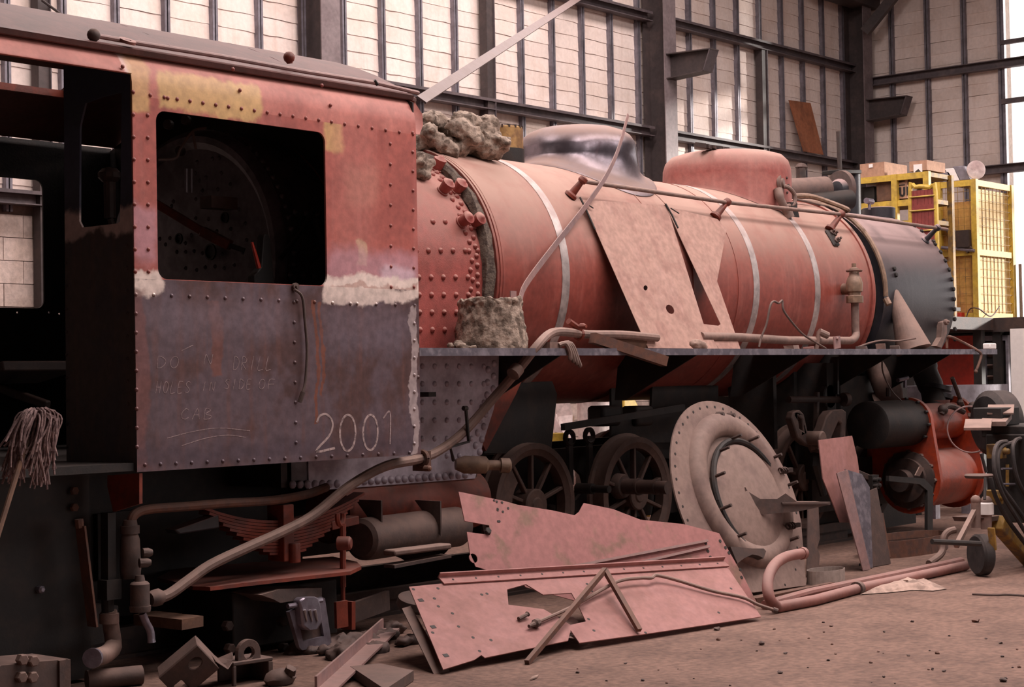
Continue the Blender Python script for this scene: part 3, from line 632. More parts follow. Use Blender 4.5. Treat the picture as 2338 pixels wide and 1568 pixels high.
# turret with a fluted brass top behind the lagging
q = at(1148, 350, Y=YC); xt = q.x
B().lathe((xt, YC, 3.1), (0, 0, 1), [(0, .16), (.02, .165), (.17, .165), (.17, .15)], 24).make('turret_base', m_black, LOCO)
b = B(); n = 40
b.lathe((xt, YC, 3.27), (0, 0, 1), [(0, .158), (.16, .158), (.17, .15)], 24); br = b.make('turret_cap', m_brass, LOCO)
for i in range(18):
    g = 2*pi*i/18; B().bar((xt+.05*cos(g), YC+.05*sin(g), 3.445), (xt+.16*cos(g), YC+.16*sin(g), 3.435), .014, .022).make('flute', m_dark, br, sm=0)
# generator and pump behind the red dome
b = B(); p = at(1812, 437, Y=8.95); q = at(1916, 430, Y=8.75)
d = (q-p).normalized()
b.lathe(p-d*.3, d, [(0, .12), (.2, .13), ((q-p).length+.12, .13), ((q-p).length+.12, .1)], 20); gen = b.make('generator_body', m_iron, LOCO)
B().tube([p+V((0, -.1, -.13)), q+V((0, -.12, -.12))], .10, 14).make('generator_pipe', m_black, LOCO)
fl_ = []
for i in range(28):
    g = 2*pi*i/28; fl_.append(q+V((0, .145*cos(g)*(1.05), .19*sin(g)))-V((0, 0, .01)))
b = B().prism(fl_, d*.05); fl2 = b.make('generator_flange', m_iron, LOCO, sm=30)
B().lathe(q+V((-.0, 0, -.01)), (-1, .1, 0), [(-.02, .11), (.02, .105), (.05, .08), (.06, .03)], 20).make('generator_cover', m_smoke, fl2)
p = at(1947, 440, Y=9.0)
B().lathe((p.x, 9.0, 2.9), (0, 0, 1), [(0, .085), (at(1947, 398, Y=9.0).z-2.9, .085), (at(1947, 396, Y=9.0).z-2.9, .07)], 20).make('air_pump_cylinder', m_smoke, LOCO)
t = at(1935, 396, Y=9.0); B().bar(t+V((-.35, 0, -.015)), t+V((.12, 0, .02)), .2, .04).make('pump_top_plate', m_black, LOCO, bev=.005)
B().tube([at(1914, 300, Y=9.0), at(1918, 398, Y=9.0)], .024, 8).make('upright_pipe', m_dark, LOCO)
b = B().tube(smooth(pth([(1815, 447, 8.25), (1850, 448, 8.22), (1890, 460, 8.15), (1935, 478, 8.0)])+[cp(14.37, .55, .93)]), .024, 8); b.make('olive_hose', m_oldbrass, LOCO)
b = B().sph(at(1830, 382, Y=9.2), .06, 8, (1.3, 1, .8)).tube([at(1828, 384, Y=9.2), at(1829, 410, Y=9.2)], .05).make('whistle', m_dark, LOCO)
# chimney stub
xc = at(2006, 470, Y=YC).x
B().lathe((xc, YC, 3.08), (0, 0, 1), [(0, .15), (.02, .165), (.125, .168), (.13, .16), (.13, .14), (.05, .14)], 28).make('chimney_stub', m_smoke, LOCO)
B().lathe(at(1978, 458, Y=8.4), (1, .1, 0), [(0, .03), (.14, .03), (.15, .02)], 12).tube([at(1985, 460, Y=8.4), at(1985, 478, Y=8.4)], .015).make('chimney_fitting', m_alu, LOCO)
# clack valve on the red dome
b = B(); q = at(1778, 420, Y=8.02); ax = V((.35, -1, .1))
b.lathe(q, ax, [(0, .075), (.03, .075), (.03, .045), (.05, .045)], 14)
cv = b.make('clack_valve', m_hose, LOCO)
B().tube(smooth(pth([(1776, 432, 7.98), (1782, 455, 7.95), (1798, 487, 7.93)])), [.04]*5+[.035]*5+[.034], 12).lathe(at(1800, 490, Y=7.93), at(1800, 490, Y=7.93)-at(1792, 470, Y=7.95), [(-.02, .045), (.03, .045), (.03, .03), (.0, .03)], 12).make('valve_body', m_hose, cv)
B().tube(smooth(pth([(1786, 425, 8.0), (1800, 428, 7.95), (1814, 445, 7.93), (1812, 466, 7.93), (1795, 470, 7.95)])), .019, 9).make('valve_pipe', m_hose, cv)
B().box(*[c for pr_ in zip(at(1806, 470, Y=7.95)-V((.04, .03, .03)), at(1806, 470, Y=7.95)+V((.06, .03, .03))) for c in pr_]).prism([at(x, y, Y=7.95) for x, y in ((1800, 482), (1822, 478), (1826, 496), (1812, 500))], (0, .02, 0)).make('valve_nut', m_black, cv, bev=.004)
for i in range(11):
    g = i*2*pi/11; c = at(1778, 422, Y=8.03); B().hexb(c+V((.10*cos(g), .01-.035*cos(g), .12*sin(g))), (.2, -1, .1), .012, .02).make('flange_bolt', m_dark, cv, sm=0)
# handrail
hr = at(1332, 412, Y=7.79); zr_ = hr.z
hp = [at(x, y, Y=7.79) for x, y in ((1332, 414), (1660, 462), (1920, 489), (2163, 524))]
handrail = B().tube(hp, .0165, 10).make('handrail', m_hose, LOCO)
for (x, y), (bx, by) in (((1330, 412), (1303, 446)), ((1660, 462), (1634, 494)), ((1921, 489), (1896, 523)), ((2140, 520), (2112, 549))):
    h = at(x, y, Y=7.79); s_ = atcyl(bx, by, rcl(9.5) if x < 2100 else .858); d = (h-s_); l = d.length
    st_ = B().lathe(s_, d, [(-.01, .05), (.012, .048), (.025, .03), (l*.85, .022), (l*.9, .03), (l, .036), (l+.025, .03), (l+.034, .01)], 14).make('handrail_stanchion', m_red if x < 2000 else m_smoke, LOCO)
# plate with studs on the cladding + blow-down valve
q = atcyl(1898, 545, .9); nrm = rad(q)
b = B(); u_ = V((1, 0, 0)); w_ = nrm.cross(u_)
b.obox(q+nrm*.012, u_*.05, w_*.085, nrm*.015); pl = b.make('stud_block', m_black, LOCO, bev=.02)
for du, dw in ((.01, .05), (.0, -.04), (.05, -.03), (.05, .035)): B().lathe(q+u_*du+w_*dw, nrm, [(0, .024), (.04, .024), (.045, .012), (.07, .012)], 8).make('stud_nut', m_iron, pl)
q = atcyl(1925, 660, .9)
va = at(1951, 660, Y=q.y-.14)
b = B().tube([q, va], .05, 12)
b.lathe(va+V((0, 0, -.12)), (0, 0, 1), [(0, .06), (.0, .075), (.06, .075), (.065, .055), (.09, .055), (.1, .07), (.17, .075), (.22, .06), (.24, .045), (.30, .04), (.31, .02), (.345, .02)], 10); blow = b.make('blowdown_valve', m_oldbrass, LOCO)
wz = at(1950, 618, Y=va.y).z
b = B().torus((va.x, va.y, wz), (0, 0, 1), .062, .011, 20, 6)
for i in range(4): b.tube([(va.x, va.y, wz), (va.x+.06*cos(i*pi/2), va.y+.06*sin(i*pi/2), wz)], .008, 5)
b.tube([(va.x, va.y, va.z+.2), (va.x, va.y, wz+.03)], .012, 6).make('hand_wheel', m_rust, blow)
zp = at(1800, 775, Y=7.45).z
pp = [(va.x, va.y, va.z-.1), (va.x, va.y, va.z-.34), (va.x-.01, va.y-.01, va.z-.40), (va.x-.06, va.y-.02, zp+.02), (va.x-.14, va.y-.03, zp)]
B().tube(smooth(pp)+[at(1800, 777, Y=7.4), at(1690, 770, Y=7.35), at(1600, 768, Y=7.35)], .034, 12).make('blowdown_pipe', m_hose, LOCO)
# --- running board
zt = lambda x: 1.715+(x-X1)*.0018
rbd = B(); xa, xb = X1, at(2277, 800, Y=YS).x
def slab(bm, x0, x1, y0, y1, th): bm.add([(x0, y0, zt(x0)), (x1, y0, zt(x1)), (x1, y1, zt(x1)), (x0, y1, zt(x0)), (x0, y0, zt(x0)-th), (x1, y0, zt(x1)-th), (x1, y1, zt(x1)-th), (x0, y1, zt(x0)-th)], [(0, 1, 2, 3), (7, 6, 5, 4), (0, 4, 5, 1), (1, 5, 6, 2), (2, 6, 7, 3), (3, 7, 4, 0)])
slab(rbd, xa, xb, YS+.012, 7.70, .012); rbd.make('running_board', m_iron, LOCO, sm=0)
va2 = B(); slab(va2, xa, xb, YS, YS+.012, .048); va2.make('running_board_edge', m_rb, LOCO, sm=0)
for x in (9.0, 10.6, 12.2, 13.6, 14.7): B().prism([(x, 7.13, zt(x)-.015), (x, 7.9, zt(x)-.015), (x, 7.95, 1.35), (x, 7.85, 1.35)], (.012, 0, 0)).make('board_bracket', m_black, LOCO, sm=0)
B().box(xa, xb, 10.04, 10.05, 1.67, 1.72).box(xa, xb, 9.44, 10.04, 1.705, 1.72).make('far_running_board', m_black, LOCO, sm=0)
b = B().bar(at(1910, 768, Y=7.16), at(1912, 795, Y=7.16), .10, .01, (0, 1, 0)); b.hexb(at(1912, 773, Y=7.15), (0, -1, 0), .015, .012).make('board_clip', m_strip, LOCO, sm=0)
# cone beside the smokebox
c0, c1 = at(2098, 796, Y=7.5), at(2092, 700, Y=7.72)
B().lathe((c0.x, 7.55, zt(15)), (0, .35, 1), [(0, .165), (.0, .165), ((c1-c0).length*.95, .045), ((c1-c0).length, .02)], 24).make('steam_pipe_cone', m_hose, LOCO)
q = at(2155, 760, Y=7.75); b = B().prism([at(x, y, Y=7.7) for x, y in ((2138, 790), (2150, 770), (2152, 735), (2162, 731), (2163, 760), (2150, 795))], (0, .06, 0)); b.lathe(at(2157, 736, Y=7.66), (0, -1, .2), [(0, .03), (.03, .03), (.03, .015), (.05, .012)], 10).make('lamp_bracket', m_hose, LOCO, bev=.004)
B().tube(smooth(pth([(2162, 795, 7.3), (2163, 772, 7.3), (2172, 769, 7.25), (2200, 782, 7.2), (2232, 800, 7.08), (2240, 812, 7.06), (2232, 838, 7.07), (2228, 846, 7.08)])), .013, 8).sph(at(2228, 848, Y=7.08), .02, 8).make('bent_rod', m_rust, LOCO)
# pipe running along the board, through a clamp and down under the firebox to the injector
ip = smooth(pth([(1500, 771, 7.3), (1420, 764, 7.3), (1340, 763, 7.28), (1280, 757, 7.24), (1252, 764, 7.2), (1226, 790, 7.12), (1185, 842, 7.2), (1130, 905, 7.35), (1060, 985, 7.45), (1000, 1030, 7.4), (955, 1048, 7.3), (880, 1064, 7.25), (800, 1108, 7.25), (712, 1178, 7.25), (640, 1216, 7.25), (560, 1252, 7.25), (480, 1290, 7.25), (430, 1325, 7.25), (385, 1357, 7.25), (350, 1368, 7.25)]), 4)
B().tube(ip, .030, 10).make('injector_pipe', m_hose, LOCO)
B().lathe(at(1178, 846, Y=7.2), at(1160, 868, Y=7.2)-at(1178, 846, Y=7.2), [(-.03, .034), (-.025, .046), (.04, .046), (.045, .034)], 12).make('pipe_union', m_hose, LOCO)
b = B().torus(at(1322, 763, Y=7.28), (1, 0, 0), .036, .014, 14, 6).tube([at(1325, 752, Y=7.26), at(1298, 733, Y=7.26)], .022, 8); b.lathe(at(1325, 745, Y=7.22), (0, -1, 0), [(0, .02), (.03, .02), (.05, .012)], 8).make('pipe_clamp', m_red, LOCO)
b = B().torus(at(965, 1046, Y=7.3), (1, 0, 0), .042, .014, 14, 6).obox(at(963, 1052, Y=7.33), (.03, 0, 0), (0, .05, 0), (0, 0, .06)).lathe(at(970, 1069, Y=7.25), (0, -1, 0), [(0, .018), (.04, .018), (.05, .008)], 8).make('pipe_bracket', m_rust, LOCO)
# cock on the firebox side
b = B().lathe(at(1040, 1060, Y=7.62), V(at(1140, 1062, Y=7.45))-V(at(1040, 1060, Y=7.62)), [(0, .035), (.06, .06), (.2, .058), (.22, .035), (.30, .034), (.30, .05), (.36, .05), (.37, .035), (.33, .02)], 14); ck = b.make('firebox_cock', m_oldbrass, LOCO)
B().tube(pth([(1035, 1050, 7.5), (1028, 1020, 7.42), (1070, 1008, 7.42), (1064, 935, 7.4)]), .012, 7).tube(pth([(1066, 932, 7.4), (1058, 932, 7.4)]), .016, 7).make('cock_handle', m_black, ck)
B().box(at(958, 900, Y=7.68).x, at(975, 900, Y=7.68).x, 7.6, 7.7, at(960, 906, Y=7.68).z, at(960, 895, Y=7.68).z).make('firebox_stub', m_black, LOCO, sm=0)
# --- frames, wheels, motion
WZ, WR = .615, .452
frm = B()
for y in (8.16, 8.95): frm.prism([(x, y, z) for x, z in ((6, .42), (12.5, .42), (12.5, .2), (15.6, .2), (15.6, 1.32), (13.6, 1.32), (13.5, 1.08), (11.9, 1.02), (10.3, 1.0), (9.0, .98), (8.9, .85), (6, .80))], (0, .03, 0), [[(x+.28*cos(t), y, .72+.15*sin(t)) for t in [2*pi*i/14 for i in range(14)]] for x in (10.2, 11.5)])
frm.make('main_frame', m_black, LOCO, sm=0, label='black plate frame between the wheels')
B().box(14.2, 15.5, 8.05, 9.1, .75, 1.5).make('smokebox_saddle', m_black, LOCO, sm=0); B().box(13.3, 13.36, 8.0, 9.1, .5, 1.6).make('frame_stretcher', m_black, LOCO, sm=0)
B().bar(at(1285, 975, Y=8.05), at(1560, 930, Y=8.05), .04, .05).make('brake_rigging', m_black, LOCO, sm=0)
for x, y in ((1395, 955), (1470, 955)): 
    q = at(x, y, Y=8.1); B().box(q.x-.12, q.x+.12, 8.08, 8.25, q.z-.06, q.z+.1).make('spring_hanger', m_black, LOCO, bev=.03)
for x, y in ((1300, 1000), (1345, 995)):
    q = at(x, y, Y=8.1); B().torus(q, (0, 1, 0), .05, .02, 14, 6).bar(q, q-V((0, 0, .35)), .05, .03).make('spring_link', m_black, LOCO)
def wheel(x, far=False):
    y = 8.0; s = -1 if not far else 1
    y0 = 2*YC-8.0 if far else 8.0
    b = B().lathe((x, y0, WZ), (0, s, 0), [(-.09, .40), (-.09, WR+.02), (-.06, WR+.025), (-.05, WR), (.05, WR-.005), (.05, .405), (.045, .40), (.03, .36), (-.05, .36)], 48, cap=False)
    w = b.make('driving_wheel', m_wheel, LOCO, sm=40)
    if far: return w
    for i in range(10):
        g = 2*pi*i/10+.3; d = V((cos(g), 0, sin(g)))
        B().obox(V((x, y0, WZ))+d*.235, d*.14, V((-d.z, 0, d.x))*.013, (0, .022, 0)).make('spoke', m_wheel, w, bev=.006)
    B().lathe((x, y0, WZ), (0, -1, 0), [(-.08, .12), (.05, .12), (.06, .11), (.06, .06), (.07, .05)], 24).make('hub', m_wheel, w)
    return w
wx = [at(1212, 1148, Y=8.0).x, at(1446, 1122, Y=8.0).x]; dx = wx[1]-wx[0]
ws = []
for i in range(4): w = wheel(wx[0]+dx*i); ws.append(w); wheel(wx[0]+dx*i, True)
bw = [(wx[0]+r*cos(a), 7.975, WZ+r*sin(a)) for r, aa in ((.40, range(130, 241, 10)), (.24, range(235, 134, -10))) for a in [R_(t) for t in aa]]
B().prism(bw, (0, .04, 0)).make('balance_weight', m_wheel, ws[0], sm=20)
B().prism([at(x, y, Y=8.02) for x, y in ((1190, 815), (1240, 815), (1272, 900), (1258, 1035), (1105, 1035), (1110, 1012))], (0, .02, 0)).make('ashpan_side', m_black, LOCO, sm=0)
B().prism([at(x, y, Y=8.13) for x, y in ((1396, 880), (1419, 880), (1422, 946), (1486, 948), (1490, 880), (1640, 880), (1640, 1010), (1396, 1010))], (0, .02, 0)).make('spring_guard', m_black, LOCO, sm=0)
p = at(1432, 1110, Y=7.93)
b = B().lathe((p.x, 7.97, p.z), (0, -1, 0), [(-.05, .10), (.0, .095), (.02, .085), (.02, .06), (.14, .06), (.14, .066), (.16, .066), (.16, .054), (.30, .054), (.30, .058), (.32, .058), (.32, .05), (.42, .05)], 20); b.make('crank_pin', m_iron, ws[1])
p = at(1330, 1115, Y=8.0); B().lathe((p.x, 8.05, p.z), (0, -1, 0), [(0, .04), (.15, .04), (.15, .028), (.3, .028)], 12).make('brake_pin', m_black, LOCO)
for y in (8.02, 2*YC-8.02): B().box(5.5, 14.2, y-.035, y+.035, .10, .17).box(5.5, 14.2, y-.012, y+.012, .02, .10).box(5.5, 14.2, y-.06, y+.06, .0, .02).make('rail', m_dark, None, sm=0, label=('dusty steel rail under the near wheels of the locomotive' if y < 8.5 else 'dusty steel rail under the far wheels of the locomotive'), cat='rail')
# expansion link, weigh shaft and hanging rods
lk = lambda l, y: [at(a, b_, Y=y) for a, b_ in l]
b = B().prism(lk([(1880, 975), (1888, 950), (1898, 938), (1925, 934), (1933, 940), (1930, 1040), (1925, 1068), (1912, 1072), (1890, 1060), (1868, 1030), (1862, 1015)], 7.45), (0, .09, 0), [lk([(1915, 962), (1922, 968), (1919, 1040), (1908, 1044), (1890, 1022), (1905, 985)], 7.45)])
b.make('expansion_link', m_iron, LOCO, bev=.012)
b = B().prism(lk([(1808, 955), (1812, 940), (1826, 935), (1836, 945), (1845, 985), (1862, 1005), (1870, 1025), (1840, 1015), (1822, 1000)], 7.5), (0, .07, 0), [lk([(1822, 948), (1832, 958), (1836, 985), (1826, 978)], 7.5)]); b.make('link_bracket', m_iron, LOCO, bev=.012)
b = B().lathe(at(1868, 1000, Y=7.42), (0, -1, 0), [(-.1, .06), (.04, .06), (.05, .05)], 14).lathe(at(1880, 1015, Y=7.42), (.3, -1, 0), [(-.1, .05), (.06, .05), (.07, .04)], 14); b.make('link_pin', m_hose, LOCO)
B().bar(at(1875, 1015, Y=7.36), at(1930, 1070, Y=7.3), .04, .10).bar(at(1930, 1068, Y=7.3), at(2005, 1100, Y=7.3), .03, .055).make('eccentric_rod', m_dark, LOCO, bev=.006)
b = B(); q = at(1992, 1100, Y=7.28); b.obox(q, (.06, 0, 0), (0, .03, 0), (0, 0, .06))
for d in (-1, 1): b.lathe(q+V((d*.03, -.03, .02)), (0, -1, 0), [(0, .02), (.03, .018), (.035, .008)], 10).lathe(q+V((d*.03, -.03, -.03)), (0, -1, 0), [(0, .02), (.03, .018), (.035, .008)], 10)
b.make('rod_end', m_black, LOCO)
B().tube(pth([(1865, 895, 7.6), (1862, 1010, 7.6)]), .025, 8).tube(pth([(1800, 912, 7.6), (1930, 912, 7.6)]), .03, 10).lathe(at(1925, 912, Y=7.55), (1, -.3, 0), [(0, .03), (.0, .06), (.05, .06)], 12).make('weigh_shaft', m_dark, LOCO)
B().lathe(at(1885, 905, Y=7.75), (0, -1, 0), [(0, .11), (.04, .11), (.05, .10)], 20).bar(at(1905, 815, Y=7.7), at(1905, 900, Y=7.7), .08, .03).make('weigh_shaft_arm', m_black, LOCO)
B().tube(pth([(1866, 1030, 7.5), (1862, 1060, 7.5), (1880, 1130, 7.5)]), [.06, .05, .03], 8).make('hanging_rod', m_black, LOCO)
B().box(13.35, 13.5, 7.7, 8.2, .6, 1.62).make('motion_bracket', m_black, LOCO, sm=0); B().box(12.55, 12.6, 7.75, 8.2, .9, 1.62).make('motion_bracket', m_black, LOCO, sm=0)
# --- cylinder block
yl = 7.5; za, zb_ = at(2190, 1082, Y=yl).z, at(2185, 958, Y=yl).z
xr, xf = at(2138, 1020, Y=yl-.25).x, at(2230, 1020, Y=yl-.25).x
RL, RU = .26, .19
def stad(r1, r2, x, n=16):
    o = []
    for i in range(n+1): a = pi*i/n; o.append((x, yl-r2*cos(a), zb_+r2*sin(a)))
    for i in range(n+1): a = pi*i/n; o.append((x, yl+r1*cos(a), za-r1*sin(a)))
    return o
cyl = B().lathe((xr, yl, za), (1, 0, 0), [(0, RL), (xf-xr, RL)], 36).lathe((xr, yl, zb_), (1, 0, 0), [(0, RU-.02), (xf-xr, RU-.02)], 32).box(xr, xf, yl, 8.3, za, zb_).make('cylinder_block', m_orange, LOCO, sm=40)
B().prism(stad(RL+.05, RU+.04, xr-.05), (.05, 0, 0)).make('rear_flange', m_orange, LOCO, sm=30)
B().prism(stad(RL+.05, RU+.04, xf), (.06, 0, 0)).make('front_flange', m_orange, LOCO, sm=30)
B().lathe((xr-.05, yl, zb_), (-1, 0, 0), [(0, RU+.02), (.02, RU+.02), (.75, RU+.02), (.76, RU)], 32).make('valve_chest_casing', m_black, LOCO)
B().lathe((xr-.05, yl, za), (-1, 0, 0), [(0, RL), (.03, RL), (.05, RL-.06), (.09, RL-.06), (.1, .1), (.2, .1)], 32).make('cylinder_cover', m_dark, LOCO)
for i in range(12):
    a = 2*pi*i/12; B().hexb((xr-.05, yl+RL*.98*cos(a), za+RL*.98*sin(a)), (-1, 0, 0), .022, .03).make('cover_nut', m_iron, LOCO, sm=0)
for i in range(8):
    a = -.6+pi*1.2*i/7; B().hexb((xr-.06, yl-(RU+.03)*cos(a), zb_+(RU+.03)*sin(a)), (-1, 0, 0), .014, .04).make('flange_stud', m_black, LOCO, sm=0)
B().tube(smooth(pth([(2105, 812, 7.75), (2112, 850, 7.7), (2128, 890, 7.62), (2135, 935, 7.55)])), [.13]*5+[.12]*5+[.11]*6, 16).make('steam_pipe', m_black, LOCO)
for x, y in ((2136, 884), (2140, 902)): B().lathe(at(x, y, Y=7.6), (.2, -.1, 1), [(-.02, .15), (.02, .15)], 18).make('pipe_flange', m_smoke, LOCO)
B().lathe(at(2140, 925, Y=7.55), (0, 0, 1), [(-.06, .11), (.05, .12)], 18).make('pipe_foot', m_pipe, LOCO)
B().tube(smooth(pth([(2000, 820, 8.0), (2020, 870, 7.9), (2030, 910, 7.9), (2005, 925, 8.0)])), .13, 16).make('exhaust_bend', m_hose, LOCO)
B().tube(pth([(2028, 885, 7.7), (2028, 905, 7.7)]), .022, 8).make('steam_cock', m_iron, LOCO); B().tube(pth([(2050, 868, 7.6), (2072, 862, 7.6)]), .02, 8).tube(pth([(2066, 862, 7.6), (2066, 885, 7.6)]), .015, 8).make('pale_pipe_tee', m_alu, LOCO)
B().tube(smooth(pth([(2014, 815, 7.4), (2016, 850, 7.35), (2035, 890, 7.35), (2058, 915, 7.4)])), .007, 6).make('hanging_wire', m_iron, LOCO)
b = B().tube(smooth(pth([(2150, 945, 7.3), (2160, 928, 7.28), (2175, 928, 7.28), (2200, 940, 7.25)])), .028, 8).sph(at(2222, 930, Y=7.2), .055, 10).sph(at(2153, 935, Y=7.3), .05, 10).tube(pth([(2200, 932, 7.3), (2174, 862, 7.3)]), .02, 8).sph(at(2192, 918, Y=7.3), .035, 8); b.make('drain_gear', m_dark, LOCO)
B().torus(at(2216, 980, Y=7.15), (-.75, -.65, .15), .215, .008, 32, 6).make('wire_hoop', m_strip, LOCO)
b = B().prism(lk([(2214, 942), (2228, 950), (2236, 968), (2233, 973), (2224, 965), (2214, 950)], 7.16), (0, .02, 0)).make('hoop_clip', m_hose, LOCO, sm=0)
B().prism(lk([(2030, 1086), (2110, 1092), (2131, 1113), (2129, 1270), (2118, 1275), (2118, 1120), (2100, 1105), (2030, 1098)], 7.2), (0, .03, 0)).make('footstep_bracket', m_black, LOCO, sm=0)
B().box(12.7, 15.7, 8.09, 8.13, .04, 1.0).make('bogie_frame', m_black, LOCO, sm=0); B().lathe((14.6, 8.0, .52), (0, -1, 0), [(-.08, .37), (-.06, .37), (-.06, .35), (.05, .35), (.05, .28), (.0, .26), (.0, .1), (.08, .09), (.09, .05)], 36).make('bogie_wheel', m_dark, LOCO); B().box(13.4, 15.2, 7.9, 7.94, .3, .75).make('slide_bar_plate', m_black, LOCO, sm=0)
B().prism(lk([(2090, 1085), (2100, 1065), (2110, 1068), (2100, 1087)], 7.3), (0, .01, 0)).make('small_plate', m_hose, LOCO, sm=0)
for y in (8.3,): B().box(15.5, 15.75, 7.2, 9.9, .75, 1.05).make('buffer_beam', m_red, LOCO, sm=0)
# --- trailing truck and injector gear under the cab
b = B()
for i in range(11):
    L_ = .62-.048*i; z = -.018*i; pts_ = []
    c = at(645, 1200, Y=7.45)
    def cur(x): return c+V((x, 0, .028+.12*(x/.62)**2+z))
    for j in range(12):
        x0_, x1_ = -L_+2*L_*j/12, -L_+2*L_*(j+1)/12; pts_.append((cur(x0_), cur(x1_)))
    lb = B()
    for p, q in pts_: lb.bar(p, q, .09, .015)
    if i == 0: spr = lb.make('leaf_spring', m_red, LOCO, sm=0)
    else: lb.make('spring_leaf', m_red, spr, sm=0)
q = at(655, 1240, Y=7.38)
b = B().obox(q+V((0, .05, .06)), (.04, 0, 0), (0, .07, 0), (0, 0, .16)).lathe(q+V((.03, -.03, -.06)), (0, 0, 1), [(-.05, .035), (.06, .035)], 12).make('spring_buckle', m_red, LOCO, bev=.005)
eq = [at(x, y, Z=None, Y=None, X=None) if False else (x, y) for x, y in ((360, 1318), (395, 1298), (600, 1282), (760, 1270), (815, 1282), (825, 1292), (800, 1304), (560, 1330), (480, 1340), (440, 1338))]
ze = at(600, 1335, Y=7.2).z
B().prism([at(x, y, Z=ze+.018) for x, y in eq], (0, 0, -.02)).make('equaliser_plate', m_red, LOCO, sm=0)
b = B().tube(pth([(783, 1340, 7.3), (783, 1195, 7.3)]), .018, 8).torus(at(777, 1178, Y=7.3), (.5, -1, 0), .05, .016, 14, 6, -.3, pi+.3).lathe(at(783, 1240, Y=7.25), (.6, -1, 0), [(-.03, .04), (.04, .04), (.05, .03)], 12).tube(pth([(783, 1335, 7.3), (783, 1385, 7.3)]), .013, 8); b.make('spring_hanger_link', m_red, LOCO)
b = B().bar(at(778, 1372, Y=7.25), at(780, 1432, Y=7.25), .09, .02, (0, 1, 0)).bar(at(795, 1372, Y=7.3), at(795, 1436, Y=7.3), .03, .09, (0, 1, 0)).make('hanger_fork', m_red, LOCO, sm=0)
B().bar(at(745, 1200, Y=7.45), at(807, 1186, Y=7.45), .10, .05).make('spring_end_block', m_red, LOCO, bev=.004)
B().prism([at(x, y, Y=7.4) for x, y in ((400, 1210), (500, 1175), (502, 1205), (410, 1220))], (0, .1, 0)).make('grease_box', m_smoke, LOCO, bev=.008)
B().bar(at(800, 1400, Y=7.5), at(885, 1370, Y=7.6), .03, .12).make('truck_arm', m_iron, LOCO, sm=0)
B().lathe(at(822, 1232, Y=7.5), (1, .12, 0), [(0, .10), (.02, .125), (.06, .13), (1.0, .13), (1.04, .11)], 28).make('air_reservoir', m_iron, LOCO)
for x in (865, 1000): 
    q = at(x, 1180, Y=7.45); B().prism([q+V((0, -.02, .1)), q+V((0, -.02, -.12)), q+V((0, .2, .1))], (.012, 0, 0)).make('reservoir_strap', m_iron, LOCO, sm=0)
st_ = B(); q0, q1 = at(888, 1262, Y=7.3), at(1018, 1246, Y=7.3); st_.bar(q0, q1, .10, .035).make('step_tread', m_hose, LOCO, bev=.01)
b = B(); b.bar(q0+V((0, 0, -.08)), q1+V((0, 0, -.06)), .09, .02).make('lower_tread', m_iron, LOCO, sm=0)
# axle box with open silver lid
b = B(); o_ = at(600, 1430, Y=7.6); b.box(o_.x-.35, o_.x+.45, 7.45, 7.9, .04, .36).make('axle_box', m_black, LOCO, bev=.01)
b = B().prism([at(x, y, Y=7.22) for x, y in ((596, 1358), (640, 1345), (735, 1342), (735, 1362), (640, 1376), (625, 1368))], (0, .25, 0)).make('axle_box_top', m_iron, LOCO, sm=0)
ly = 7.2
lid = B().prism([at(x, y, Y=ly) for x, y in ((661, 1397), (735, 1362), (742, 1366), (757, 1466), (752, 1472), (690, 1484), (684, 1478))], (0, .03, 0), [[at(x, y, Y=ly) for x, y in ((680, 1408), (727, 1380), (740, 1452), (692, 1464))]]).make('axle_box_lid', m_alu, LOCO, sm=0, label='dull aluminium lid frame of the axle box')
B().prism([at(x, y, Y=ly+.02) for x, y in ((678, 1405), (730, 1378), (743, 1455), (690, 1467))], (0, .01, 0)).make('lid_panel', m_iron, lid, sm=0)
B().prism([at(x, y, Y=ly-.05) for x, y in ((683, 1372), (692, 1364), (722, 1362), (730, 1366), (733, 1378), (738, 1418), (728, 1436), (704, 1440), (692, 1430), (688, 1390))], (0, .06, 0)).make('lid_latch', m_alu, lid, bev=.012)
for x in (698, 710, 722): B().tube(pth([(x-3, 1392, ly-.055), (x+3, 1418, ly-.055)]), [.009, .004], 6).make('latch_rib', m_glint, lid)
B().tube(pth([(657, 1384, ly-.02), (735, 1370, ly-.02)]), .014, 8).make('lid_hinge', m_alu, lid)
for x, y in ((640, 1418), (643, 1478), (515, 1428), (520, 1480)): B().hexb(at(x, y, Y=7.42), (0, -1, 0), .03, .04).make('box_bolt', m_dark, LOCO, sm=0)
B().lathe(at(725, 1487, Y=7.24), (0, -1, 0), [(0, .028), (.008, .028)], 16).make('drain_disc', m_glint, LOCO)
b = B().prism([at(x, y, Y=7.3) for x, y in ((340, 1398), (420, 1403), (468, 1404), (420, 1415), (345, 1412))], (0, 0, -.05)); b = B().bar(at(330, 1410, Y=7.55), at(440, 1422, Y=7.2), .16, .055); b.make('wood_block', m_timber, LOCO, sm=0)
